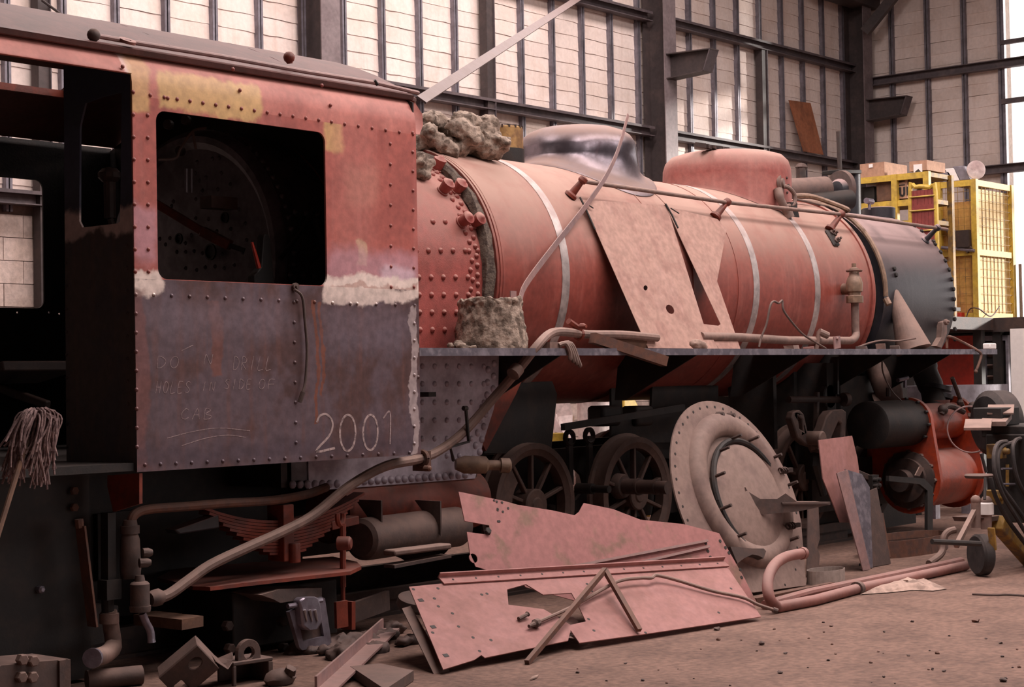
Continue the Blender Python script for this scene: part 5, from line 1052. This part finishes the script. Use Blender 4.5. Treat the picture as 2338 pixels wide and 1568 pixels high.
p, q = pz(2232, 735), pz(2115, 905)
RC = T('red_cupboard', (XK+.5, (p.y+q.y)/2, 0), 'bright red cupboard door under the platform behind the cylinder', 'cupboard')
B().box(XK+.02, XK+.9, p.y, q.y+.5, .02, zd-.17).make('carcass', m_black, RC, sm=0)
B().box(XK-.01, XK+.018, p.y+.04, q.y+.45, at(2180, 897, X=XK).z, zd-.19).make('door', m_redp, RC, sm=0)
p, q = pz(2300, 735), pz(2246, 910)
LC = T('louvred_cupboard', (XK+.5, (p.y+q.y)/2, 0), 'black louvred cupboard under the platform right of the red door', 'cupboard')
B().box(XK+.06, XK+.9, p.y, q.y, .02, zd-.17).make('carcass', m_black, LC, sm=0)
b = B().box(XK, XK+.05, q.y-.03, q.y, .3, zd-.2).box(XK, XK+.05, p.y, p.y+.03, .3, zd-.2).box(XK, XK+.05, p.y+.03, q.y-.03, zd-.26, zd-.2); b.make('door_frame', m_stud, LC, sm=0)
for i in range(11):
    z = .55+i*(zd-.85)/10; B().obox((XK+.03, (p.y+q.y)/2+.04, z), (.03, 0, -.02), (0, (q.y-p.y)/2-.09, 0), (.004, 0, .006)).make('slat', m_iron if i else m_white, LC, sm=0)
p = pz(2306, 750, XK-.3)
B().box(XK-.3, XK-.27, p.y-1.4, p.y, .02, at(2310, 752, X=XK).z).make('upright_board', m_white, None, sm=0, label='pale panel standing upright at the right edge beside the louvred cupboard', cat='panel')
# yellow mesh stillage on the deck
zt_ = at(2232, 408, X=XK).z; y1 = at(2143, 420, X=XK).y; x1 = at(2306, 420, Y=K.y).x
CG = T('yellow_stillage', ((XK+x1)/2, (K.y+y1)/2, zd), 'tall yellow sheet and mesh cage standing on the platform', 'cage')
for x, y in ((XK, K.y), (XK, y1), (x1, K.y), (x1, y1)): B().box(x-.033, x+.033, y-.033, y+.033, zd, zt_).make('post', m_yel, CG, sm=0)
zm = at(2232, 575, X=XK).z
for z in (zd+.04, zm, zt_-.04):
    B().box(XK-.02, XK+.02, K.y, y1, z-.035, z+.035).make('rail', m_yel, CG, sm=0); B().box(XK, x1, K.y-.02, K.y+.02, z-.035, z+.035).make('rail', m_yel, CG, sm=0)
B().box(XK+.03, XK+.05, K.y, y1, zd, zt_-.25).make('side_sheet', mat('shaded_yellow_sheet', (.50, .27, .07), (.42, .20, .06), sc=3, rough=.6), CG, sm=0)  # darker copy of the end sheet's yellow, this face's shade in the colour
B().box(XK, x1, K.y+.03, K.y+.05, zd, zt_-.1).make('end_sheet', m_yelboard, CG, sm=0)
B().box(XK, x1, K.y, y1, zt_-.02, zt_).make('top_sheet', m_yel2, CG, sm=0)
b = B(); yy = K.y+.06
while yy < y1: b.box(XK-.008, XK-.002, yy-.002, yy+.002, zd, zt_); yy += .075
zz = zd+.1
while zz < zt_: b.box(XK-.012, XK-.006, K.y, y1, zz-.002, zz+.002); b.box(XK, x1, K.y-.012, K.y-.004, zz-.002, zz+.002); zz += .1
xx = XK+.08
while xx < x1: b.box(xx-.002, xx+.002, K.y-.010, K.y-.002, zd, zt_); xx += .1
b.make('wire_mesh', m_yel2, CG, sm=0, kind='stuff')
B().tube([at(2150, 565, X=XK-.05), at(2225, 572, X=XK-.05)], .02, 8).make('crossbar', m_alu, CG)
b = B().bar(at(2150, 505, X=XK-.04), at(2215, 572, X=XK-.04), .05, .08).obox(at(2200, 545, X=XK-.05), (.03, 0, 0), (0, .08, 0), (0, 0, .1)); b.make('hanging_bracket', m_dark, CG, sm=0)
xm = at(2290, 600, Y=K.y-.2).x
q = at(2258, 715, Y=K.y-.1)
B().tube(smooth([at(2205, 728, X=XK-.1), at(2215, 705, X=XK-.1), at(2235, 705, Y=K.y-.1), at(2262, 722, Y=K.y-.1), at(2282, 700, Y=K.y-.1)]), .008, 6).make('loose_cable', m_iron, CG)
B().box(x1+.05, x1+.5, K.y-.1, K.y-.06, zd, at(2310, 600, Y=K.y-.1).z).make('grey_board', m_alu, None, sm=0, label='grey board standing right of the yellow cage on the platform', cat='board')
# second cage at the right edge
B().box(x1+.75, x1+.82, K.y-.1, K.y-.03, zd, zd+1.05).box(x1+.75, x1+2.0, K.y-.1, K.y-.05, zd+.95, zd+1.0).box(x1+.75, x1+2.0, K.y-.1, K.y-.05, zd+.5, zd+.55).box(x1+.75, x1+2.0, K.y-.09, K.y-.07, zd, zd+.45).make('yellow_crate', m_yelboard, None, sm=0, label='low yellow crate at the right edge on the platform', cat='crate')
q = at(2190, 722, X=XK-.02); B().obox(V((XK+.0-.06, q.y, zd+.04)), (.05, 0, 0), (0, .07, 0), (0, 0, .04)).make('red_carton', m_redp, None, bev=.006, label='tiny red carton on the platform edge at the foot of the yellow cage', cat='carton')
# disc and litter on the cage
c = at(2228, 388, X=XK+.05); R = c.z-zt_
b = B().lathe((c.x, c.y, c.z), (-.72, -.69, .0), [(-.02, R*.9), (0, R), (.015, R), (.02, R*.9), (.025, R*.3)], 28); b.make('round_tray', m_alu if False else m_tarp, None, label='pale round dish standing on edge on the yellow cage', cat='dish')
for i, (x, y, w, h, m, lb) in enumerate(((2170, 400, .14, .08, m_stud, 'grey bundle on the yellow cage, furthest left'), (2186, 396, .12, .10, m_white, 'white packet on the yellow cage between the bundles'), (2205, 396, .13, .11, m_stud, 'grey packet on the yellow cage beside the round dish'))):
    p = at(x, y, X=XK+.15); B().obox(V((p.x, p.y, zt_+h*.8)), (.12, .0, 0), (-.0, w*.55, .0), (0, .04, h*.8)).make('packet', m, None, bev=.01, label=lb, cat='packet')
# yellow rack with cartons
XR = 17.9
zr2, zr1 = at(2010, 402, X=XR).z, at(2010, 461, X=XR).z
yl0, yl1 = at(2116, 400, X=XR).y, at(1955, 400, X=XR).y
B().box(16.95, XK-.12, yl0-.3, yl1+.1, zd-.14, zd).make('deck', m_dark, PLT, sm=0)
for x in (17.05, 18.7):
    for y in (yl0-.2, yl1): B().box(x-.05, x+.05, y-.05, y+.05, 0, zd-.14).make('leg', m_black, PLT, sm=0)
RK = T('yellow_shelf_rack', (XR+.4, (yl0+yl1)/2, zd), 'yellow shelf rack behind the chimney stub', 'rack')
for z in (zr1, zr2, at(2050, 505, X=XR).z): B().box(XR, XR+.62, yl0, yl1, z-.05, z).make('shelf', m_yel2, RK, sm=0); B().box(XR-.02, XR, yl0, yl1, z-.07, z).make('shelf_edge', m_yel, RK, sm=0)
for y in (yl0, at(2045, 480, X=XR).y, yl1): B().box(XR-.03, XR+.03, y-.035, y+.035, zd, zr2).make('post', m_yel, RK, sm=0)
for x in (XR+.58,): 
    for y in (yl0, yl1): B().box(x-.03, x+.03, y-.03, y+.03, zd, zr2).make('post', m_yel2, RK, sm=0)
def carton(x0, x1_, ytop, zb, xd, lb, lab):
    y_0, y_1 = at(x1_, ytop, X=XR+.02).y, at(x0, ytop, X=XR+.02).y; zt2 = at((x0+x1_)/2, ytop, X=XR+.02).z
    t = T('carton', (XR+.3, (y_0+y_1)/2, zb), lb, 'carton')
    B().box(XR+.02, XR+.02+xd, y_0, y_1, zb+.001, zt2).make('carton_body', m_card, t, sm=0)
    B().box(XR+.05, XR+xd-.01, y_0+.01, y_0+.02, zt2, zt2+.004).box(XR+.02, XR+.02+xd, (y_0+y_1)/2-.02, (y_0+y_1)/2+.02, zt2, zt2+.003).make('tape', m_timber, t, sm=0)
    p = at(*lab[0], X=XR+.018); q = at(*lab[1], X=XR+.018)
    B().box(XR+.012, XR+.019, min(p.y, q.y), max(p.y, q.y), min(p.z, q.z), max(p.z, q.z)).make('label', m_white, t, sm=0)
    return t
carton(1963, 2019, 372, zr2, .55, 'wide brown cardboard carton on the yellow rack, left of the pair', ((1984, 375), (1993, 382)))
ct = carton(2076, 2116, 367, zr2+.02, .45, 'tall cardboard carton with a white label on the yellow rack, right of the pair', ((2086, 376), (2106, 394)))
p = at(2095, 392, X=XR+.01); B().prism([p+V((0, .035, 0)), p+V((0, -.04, 0)), p+V((0, -.01, .03))], (-.003, 0, 0)).make('label_mark', m_black, ct, sm=0)
p, q = at(1995, 440, X=XR), at(2072, 435, X=XR)
PC = T('long_parcel', (XR+.2, (p.y+q.y)/2, zr1), 'long brown parcel with large dark letters ZUI on the yellow rack', 'parcel')
B().box(XR+.05, XR+.4, q.y, p.y, zr1, zr1+.30).make('parcel_body', m_timber, PC, bev=.02)
s0, s1 = at(2036, 445, X=XR+.04), at(2073, 445, X=XR+.04); B().box(XR+.03, XR+.045, s1.y, s0.y, zr1+.02, zr1+.24).make('parcel_label', m_card, PC, sm=0)
LZ = {'Z': [[(0, 1), (1, 1), (0, 0), (1, 0)]], 'U': [[(0, 1), (0, .2), (.3, 0), (.7, 0), (1, .2), (1, 1)]], 'I': [[(.5, 0), (.5, 1)]]}
for i, cch in enumerate('ZUI'):
    b = B(); w = (s0.y-s1.y)*.24
    for ln in LZ[cch]:
        for (u, v), (u2, v2) in zip(ln, ln[1:]):
            f = lambda a, c_: V((XR+.026, s0.y-.05-(i*1.35+a)*w, zr1+.05+.10*c_)); b.bar(f(u, v), f(u2, v2), .022, .006, (1, 0, 0))
    b.make('letter', m_black, PC, sm=0)
b = B()
for k in (.17, .21): b.bar((XR+.026, s0.y-.05, zr1+k), (XR+.026, s1.y+.03, zr1+k+.005), .012, .006, (1, 0, 0))
b.make('printed_lines', m_dark, PC, sm=0, kind='stuff')
q = at(1985, 445, X=XR+.2); B().obox(V((q.x, q.y, zr1+.1)), (.1, 0, 0), (0, .12, 0), (0, 0, .1)).make('tool_case', m_black, None, bev=.01, label='black case on the yellow rack left of the lettered parcel', cat='case')
# roll cage
XC = 17.2
g = lambda x, y: at(x, y, X=XC)
RG = T('roll_cage', (XC+.3, g(2105, 500).y, zd), 'roll cage with yellow tube frame and red mesh panels by the yellow rack', 'cage')
l0, l1 = g(2078, 430), g(2136, 436)
B().tube(smooth([V((XC, l0.y, zd+.05)), V((XC, l0.y, l0.z-.05)), V((XC, l0.y-.06, l0.z+.01)), V((XC, l1.y+.06, l0.z-.01)), V((XC, l1.y, l0.z-.08)), V((XC, l1.y, zd+.05))], 3), .025, 8).make('tube_frame', m_yel, RG)
pz0, pz1 = g(2100, 468).z, g(2100, 485).z
B().box(XC-.01, XC+.01, l1.y, l0.y, pz1, pz0).make('red_panel', m_redbox, RG, sm=0)
B().box(XC+.15, XC+.17, l1.y+.08, l0.y, zd+.1, l0.z-.15).make('back_panel', m_black, RG, sm=0)
for i in range(7): y = l1.y+(l0.y-l1.y)*(i+.5)/7; B().box(XC-.008, XC+.008, y-.02, y+.02, zd+.08, l0.z-.03).make('bar', m_redbox, RG, sm=0)
for z in (l0.z-.25, l0.z-.1, pz1-.2): B().tube([(XC-.02, l1.y, z), (XC-.02, l0.y, z)], .009, 6).make('cross_wire', m_yel, RG)
for y in (l1.y, l0.y): B().box(XC, XC+.5, y-.015, y+.015, zd+.05, zd+.09).box(XC+.02, XC+.05, y-.02, y+.02, zd, zd+.05).make('base', m_black, RG, sm=0)
# plank leaning on the girt
pl = [at(x, y, Y=YW-.22) for x, y in ((1820, 226), (1868, 233), (1882, 360), (1838, 358))]
pl[2].y = pl[3].y = YW-.19; zg = 4.66+.064
pl[2].z = pl[3].z = zg
for v in pl[:2]: v.y = YW-.075
B().prism(pl, (0, -.02, 0)).make('wall_plank', m_wood, None, sm=0, label='rust-brown plank leaning on the wall girt right of the crane column', cat='plank')
# ================================================================ towed machine at the right
TM = T('towed_compressor', (13.2, 5.7, 0), 'yellow and black towed machine with hoses at the right edge', 'machine')
yt = 5.72
wc = at(2240, 1266, Y=yt); R = wc.z-.005
ax = V((.80, -.6, 0)).normalized()
jw = B().lathe(wc, ax, [(-.045, R*.55), (-.045, R*.9), (-.03, R), (.03, R), (.045, R*.9), (.045, R*.6), (.02, R*.5), (.02, .02)], 28).make('jockey_tyre', m_rubber, TM)
B().lathe(wc, ax, [(.02, R*.5), (.03, R*.45), (.035, .03), (.07, .03), (.075, .01)], 18).make('jockey_hub', m_black, jw)
f = lambda x, y, Y=yt: at(x, y, Y=Y)
B().bar(f(2263, 1205, yt-.12), f(2268, 1255, yt-.12), .05, .02).make('fork', m_yel2, TM, sm=0)
b = B().tube([f(2228, 1205), f(2228, 1142)], .035, 12).tube([f(2252, 1208), f(2252, 1145)], .04, 12).sph(f(2252, 1145), .045, 10).sph(f(2228, 1142), .04, 10); b.make('hitch_posts', m_hose, TM)
B().lathe(f(2252, 1168), (0, 0, 1), [(-.02, .055), (.06, .055), (.07, .045)], 12).make('white_cap', m_white, TM)
B().bar(f(2183, 1247), f(2228, 1160), .035, .03).make('strut', m_hose, TM, sm=0)
B().tube([f(2128, 1236, yt+.05), f(2238, 1241, yt-.1)], .02, 8).make('tow_rod', m_black, TM)
B().prism([f(x, y) for x, y in ((2245, 1182), (2290, 1176), (2292, 1186), (2250, 1192))], (0, .25, 0)).make('hitch_plate', m_iron, TM, sm=0)
B().bar(f(2278, 1192), f(2352, 1276), .10, .12).make('drawbar', m_yel2, TM, bev=.01)
B().box(at(2252, 1090, Y=5.95).x, 15.2, 4.8, 5.95, .35, at(2262, 990, Y=5.95).z).make('body', m_black, TM, bev=.01)
bt = at(2240, 972, Y=6.0); B().box(bt.x, 15.3, 4.7, 6.0, bt.z-.09, bt.z+.0).make('top_frame', m_black, TM, bev=.01)
for (x, y, w, h) in ((2290, 958, .3, .035), (2248, 970, .2, .02), (2320, 990, .35, .012), (2300, 935, .2, .012)): q = f(x, y, yt+.05); B().obox(q+V((.1, .1, 0)), (w*.6, .05, .03), (-.02, .1, 0), (0, 0, h/2)).make('top_plate', m_hose, TM, sm=0)
q = f(2275, 950, yt+.2); B().obox(q, (.16, 0, 0), (0, .12, 0), (0, 0, .07)).make('battery_box', m_black, TM, bev=.008)
for x, y, w in ((2275, 1030, .05), (2310, 1038, .06), (2330, 1060, .05), (2268, 1135, .05), (2328, 1020, .04)): 
    q = f(x, y, yt+.08); B().obox(q, (w, 0, 0), (0, .06, 0), (0, 0, w*1.1)).lathe(q+V((0, -.06, 0)), (0, -1, 0), [(0, w*.5), (.04, w*.5), (.05, w*.3)], 8).make('valve_block', m_yel2, TM, bev=.006)
for x, y0_, y1_ in ((2300, 1060, 1110), (2318, 1080, 1130), (2330, 1120, 1160)): B().tube([f(x, y0_, yt+.05), f(x, y1_, yt+.05)], .014, 8).make('valve_stem', m_yel2, TM)
for y in (1070, 1105): B().tube([f(2288, y, yt), f(2330, y, yt)], .010, 6).make('lever', m_stud, TM)
for l in ([(2298, 1008), (2280, 1012), (2270, 1035), (2272, 1080), (2290, 1130), (2320, 1180), (2350, 1230)], [(2312, 1010), (2284, 1022), (2278, 1060), (2288, 1110), (2315, 1150), (2350, 1200)], [(2335, 1000), (2318, 1006), (2312, 1030), (2322, 1090), (2352, 1150)], [(2262, 1090), (2272, 1130), (2300, 1185), (2348, 1250)], [(2250, 1090), (2248, 1140)], [(2240, 1035), (2252, 1078)]):
    B().tube(smooth([f(x, y, yt-.05-.02*i) for i, (x, y) in enumerate(l)], 4), .017 if len(l) > 2 else .012, 8).make('hose', m_rubber, TM)
for y in (4.75, 6.03): B().lathe((14.5, y, .34), (0, 1, 0), [(-.07, .18), (-.07, .30), (-.05, .335), (.05, .335), (.07, .30), (.07, .18), (.03, .16), (.03, .02)], 28).make('road_tyre', m_rubber, TM)
q = f(2235, 1085, yt+.1); B().lathe(q, (0, 0, 1), [(-.02, .10), (0, .11), (.01, .10)], 18).make('drip_cup', m_iron, TM)
q = at(2276, 965, Y=6.75); B().lathe(q, (.85, -.5, 0), [(-.12, .16), (-.12, .24), (-.08, .29), (.08, .29), (.12, .24), (.12, .18), (.06, .15), (.05, .02)], 36).make('large_tyre', m_rubber, TM)
q = at(2165, 905, Y=8.4); B().obox(q, (.6, 0, 0), (0, .4, 0), (0, 0, .12)).bar(q-V((.4, 0, .1)), (q.x-.4, q.y, 0), .1, .1).bar(q+V((.4, 0, -.1)), (q.x+.4, q.y, 0), .1, .1).make('pale_bench', m_stud, None, sm=0, label='pale bench behind the red cylinder below the red door', cat='bench')
# ================================================================ left front: mop, can, scrap
M0 = at(85, 945, Y=6.9)
MOP = T('mop', (at(0, 1245, Y=6.6).x, 6.6, 0), 'upturned string mop with a wooden handle at the left edge', 'mop')
B().tube([at(-60, 1400, Y=6.5), at(45, 1060, Y=6.85), at(62, 1005, Y=6.9)], .013, 8).make('handle', m_timber, MOP)
rr = random.Random(11); b = B()
for i in range(150):
    a = rr.uniform(-pi, pi); r = rr.uniform(.3, 1); top = M0+V((.05*cos(a)*r, .05*sin(a)*r, rr.uniform(-.01, .03)))
    sp2 = V((cos(a), sin(a), 0)); L_ = rr.uniform(.10, .32)
    o1 = top+sp2*rr.uniform(.02, .06)+V((0, 0, -.03)); o2 = o1+sp2*rr.uniform(-.01, .02)+V((-.03, 0, -L_*.5)); o3 = o2+V((rr.uniform(-.06, .02), rr.uniform(-.03, .03), -L_*.5))
    b.tube(smooth([top, o1, o2, o3], 3), rr.uniform(.0035, .006), 5)
b.make('mop_strings', m_mop, MOP, kind='stuff')
c = at(8, 1423, Y=7.9); c.z = 0
CN = T('yellow_can', (c.x, 7.9, 0), 'yellow can with a grey lid at the left edge under the tender end', 'can')
r_ = (at(48, 1400, Y=7.9).x-c.x); zt3 = at(10, 1352, Y=7.9).z
B().lathe((c.x, 7.9, 0), (0, 0, 1), [(0, r_), (zt3-.03, r_), (zt3-.03, r_*.97)], 26).make('can_body', m_yel, CN); B().lathe((c.x, 7.9, zt3-.03), (0, 0, 1), [(0, r_*1.02), (.02, r_*1.02), (.025, r_*.9)], 26).make('lid', m_iron, CN)
B().tube(smooth([at(62, 1300, Y=7.75), at(58, 1340, Y=7.75), at(40, 1366, Y=7.72), at(0, 1370, Y=7.7), at(-30, 1365, Y=7.7)]), .012, 8).make('black_hose', m_rubber, None, label='black hose looping over the yellow can', cat='hose')
B().prism([Z(-20, 1440, .01), Z(70, 1422, .01), Z(85, 1452, .01), Z(30, 1468, .01), Z(-20, 1462, .01)], (0, 0, .008)).make('floor_sheet', m_iron, None, sm=0, label='flat grey sheet on the floor in front of the yellow can', cat='sheet')
q = at(60, 1530, Y=7.1)
BX = T('bolted_block', (q.x, 7.1, 0), 'heavy cast block with a cluster of bolts at the lower left corner', 'casting')
zz = at(120, 1496, Y=7.1).z; xa_, xb_ = at(-40, 1500, Y=7.0).x, at(152, 1500, Y=7.0).x
B().prism([(xa_, 7.0, 0), (xb_, 7.0, 0), (xb_, 7.0, zz-.01), (at(95, 1500, Y=7.0).x, 7.0, zz), (xa_+.1, 7.0, zz+.01), (xa_, 7.0, zz-.04)], (0, .3, 0)).make('block_body', m_iron, BX, bev=.008)
B().box(xb_-.05, xb_, 6.985, 7.0, 0, zz-.01).box(xb_-.01, xb_+.012, 6.985, 7.3, 0, zz-.01).make('end_flange', m_iron, BX, sm=0)
for x, y in ((47, 1505), (72, 1508), (45, 1545), (70, 1545)): B().hexb(at(x, y, Y=7.0), (0, -1, 0), .028, .03).make('block_bolt', m_hose, BX, sm=0)
# box bracket with holes
def bracket(nm, c, rot, w, h, d, lb):
    t = link(nm, None, None, c); tag(t, lb, 'bracket'); t.rotation_euler = rot
    def ch(bm, n_, m=m_iron, bev=.004):
        o = link(n_, bm.mesh(n_, m, 0)); o.parent = t; q = o.modifiers.new('bevel', 'BEVEL'); q.width = bev; q.limit_method = 'ANGLE'; return o
    return t, ch
q = at(432, 1525, Y=6.85); 
t, ch = bracket('box_bracket', V((q.x, 6.85, .085)), (R_(20), R_(48), R_(-20)), 0, 0, 0, 'square steel box bracket with round and square holes, tipped on the floor')
hh = [(.028*cos(a)-.02, 0, .055+.036*sin(a)) for a in [2*pi*i/12 for i in range(12)]]; h2 = [(.0, 0, -.10), (.06, 0, -.10), (.06, 0, -.05), (.0, 0, -.05)]
ch(B().prism([(-.085, 0, -.125), (.085, 0, -.125), (.085, 0, .125), (-.085, 0, .125)], (0, .01, 0), [hh, h2]), 'face_plate')
ch(B().box(-.085, -.075, .01, .14, -.125, .125), 'side_plate'); ch(B().box(.075, .085, .01, .14, -.125, .125), 'side_plate'); ch(B().box(-.075, .075, .01, .14, .115, .125), 'end_plate')
ch(B().prism([(.085, .14, .125), (.085, .04, .125), (.12, .07, .19), (.11, .14, .2)], (.006, 0, 0)), 'bent_tab')
q = at(570, 1530, Y=6.75)
t, ch = bracket('eye_bracket', V((q.x, 6.75, .0)), (0, 0, R_(-8)), 0, 0, 0, 'steel bracket with an upright round eye on the floor beside the box bracket')
ze1 = at(570, 1505, Y=6.75).z
ch(B().box(-.11, .13, -.02, .17, ze1-.02, ze1), 'top_plate'); ch(B().box(-.11, -.09, -.02, .0, 0, ze1-.02), 'leg'); ch(B().box(.10, .13, -.02, .17, 0, ze1-.02), 'leg'); ch(B().box(-.09, .10, .15, .165, 0, ze1-.02), 'back_plate')
er = .068; ez = at(575, 1482, Y=6.83).z
ey = [(er*cos(a), 0, ez+er*sin(a)) for a in [pi*i/14 for i in range(15)]]+[(-er, 0, ze1), (er, 0, ze1)]
ch(B().prism(ey, (0, .03, 0), [[(.032*cos(a), 0, ez+.032*sin(a)) for a in [2*pi*i/14 for i in range(14)]]]), 'eye_plate')
ch(B().prism([(-.11, -.02, ze1), (-.11, .12, ze1), (-.17, .12, ze1+.05), (-.2, .0, ze1+.01), (-.16, -.05, ze1-.03)], (0, 0, .008)), 'bent_tab')
q = Z(640, 1562); B().sph(q+V((0, 0, .03)), .07, 12, (1.3, 1, .7)).lathe(q+V((.02, -.05, .06)), (0, -.6, 1), [(0, .03), (.03, .028), (.03, .015)], 10).jit(.004, 3).make('cast_lump', m_iron, None, label='small rounded casting on the floor right of the eye bracket', cat='casting')
q = Z(300, 1580); B().lathe((q.x, q.y+.2, .05), (1, -.4, 0), [(-.1, .05), (.18, .05), (.18, .03)], 16).make('floor_cylinder', m_iron, None, label='short iron cylinder on the floor left of the box bracket', cat='cylinder')
# angle iron
a, c = Z(745, 1575, .05), at(893, 1436, Y=7.3)
d = (c-a).normalized(); s_ = d.cross(V((0, 0, 1))).normalized(); upv = s_.cross(d)
b = B().obox((a+c)/2, (c-a)/2, s_*.05, upv*.006).obox((a+c)/2-s_*.05+upv*.03, (c-a)/2, s_*.006, upv*.035); b.make('angle_iron', m_strip, None, sm=0, label='long dusty angle iron sloping up from the floor beside the lower pink plate', cat='angle iron')
# slab with washer and rubble under the plates
q = Z(950, 1500)
lump('rubble_slab', V((q.x+.15, q.y+.5, .0)), (.45, .25, .03), 30, 17, m_dark, 'low mound of dark rubble behind the angle iron', 'rubble', .06)
w_ = at(955, 1460, Y=7.0); B().lathe(V((w_.x, 7.0, .20)), (-.1, -.25, 1), [(0, .06), (0, .12), (.02, .13), (.06, .12), (.065, .10), (.05, .06)], 24).make('iron_ring', m_dark, None, label='dark iron ring lying on the rubble behind the lower pink plate', cat='ring')
q = [Z(800, 1545, 0), Z(868, 1538, 0), Z(945, 1555, 0), Z(880, 1600, 0)]
B().prism([v+V((0, 0, .005)) for v in q], (0, 0, .05)).make('steel_block', m_iron, None, sm=0, label='flat steel block on the floor at the bottom edge below the plates', cat='block')
B().prism([Z(1210, 1553, .004), Z(1225, 1548, .004), Z(1230, 1542, .004), Z(1215, 1546, .004)], (0, 0, .006)).make('paint_flake', m_cloth, None, sm=0, label='pale flake on the floor below the bent bar', cat='flake')
# floor stones
st_ = [B().sph((0, 0, 0), 1, 8, (1.2, .9, .55)).jit(.22, i).mesh('stone', m_rust if i % 2 else m_dark, 40) for i in range(5)]
rr = random.Random(21)
sp = [(1637, 1435, .02), (1640, 1459, .014), (1739, 1468, .022), (2228, 1416, .024), (2083, 1418, .012), (1781, 1534, .014), (2140, 1490, .013), (2290, 1552, .02), (1898, 1428, .012), (1880, 1420, .010)]
for i in range(70): sp.append((rr.uniform(1250, 2330), rr.uniform(1400, 1565), rr.uniform(.004, .011)))
for i, (x, y, r) in enumerate(sp):
    if y < 1410+max(0, (1750-x))*.22+20 and i > 9: continue
    big = i in (2, 3)
    o = link('stone', st_[i % 5], None, Z(x, y, r*.45), (0, 0, rr.uniform(0, 6))); o.scale = (r, r, r)
    tag(o, 'small dark stone scattered on the dirt floor' if not big else ('dark stone on the floor below the U-bend pipe' if i == 2 else 'dark stone on the floor at the right below the wire'), 'stone', 'stones scattered on the floor' if not big else None)
# ================================================================ behind the locomotive
q = at(1300, 985, Y=11.3)
zt5 = at(1300, 915, Y=11.3).z; x0_, x1_ = at(1255, 950, Y=11.3).x, at(1335, 950, Y=11.3).x
b = B(); vs = []; fs = []; rr = random.Random(2); nx, nz = 12, 8
for j in range(nz+1):
    for i in range(nx+1): vs.append((x0_+(x1_-x0_)*i/nx, 11.3+rr.uniform(-.1, .1)+.25*j/nz, max(.0, zt5*j/nz+rr.uniform(-.03, .03))))
fs = [(j*(nx+1)+i, j*(nx+1)+i+1, (j+1)*(nx+1)+i+1, (j+1)*(nx+1)+i) for j in range(nz) for i in range(nx)]
b.add(vs, fs).make('white_tarpaulin', m_tarp, None, sm=20, label='crumpled white tarpaulin seen under the boiler behind the first driving wheel', cat='tarpaulin')
q = at(1355, 940, Y=11.0); r_ = (at(1385, 940, Y=11).x-at(1330, 940, Y=11).x)/2.4
B().lathe((q.x, 11.0, 0), (0, 0, 1), [(0, r_*.8), (at(1355, 925, Y=11).z, r_), (at(1355, 908, Y=11).z, r_*1.1), (at(1355, 908, Y=11).z, r_*.9)], 28).make('pink_tub', m_pipe if False else m_tarp, None, label='pale round tub seen under the boiler right of the tarpaulin', cat='tub')
q = at(1440, 930, Y=10.9); zz = at(1440, 910, Y=10.9).z
B().prism([(at(x, y, Y=10.9).x, 10.9, at(x, y, Y=10.9).z) for x, y in ((1425, 1180), (1425, 912), (1450, 912), (1462, 935), (1485, 940), (1485, 1180))], (0, .5, 0)).make('yellow_hopper', m_yel, None, bev=.01, label='yellow hopper seen under the boiler above the second driving wheel', cat='hopper')
for i, (x, y) in enumerate(((1275, 1000), (1525, 935))):
    q = at(x, y, Y=10.7); B().lathe((q.x, 10.7, 0), (0, 0, 1), [(0, .10), (q.z+.05, .10), (q.z+.05, .07)], 16).make('yellow_drum', m_yel, None, label='slim yellow drum glimpsed %s' % ('left of the first driving wheel' if i == 0 else 'left of the round front plate'), cat='drum')
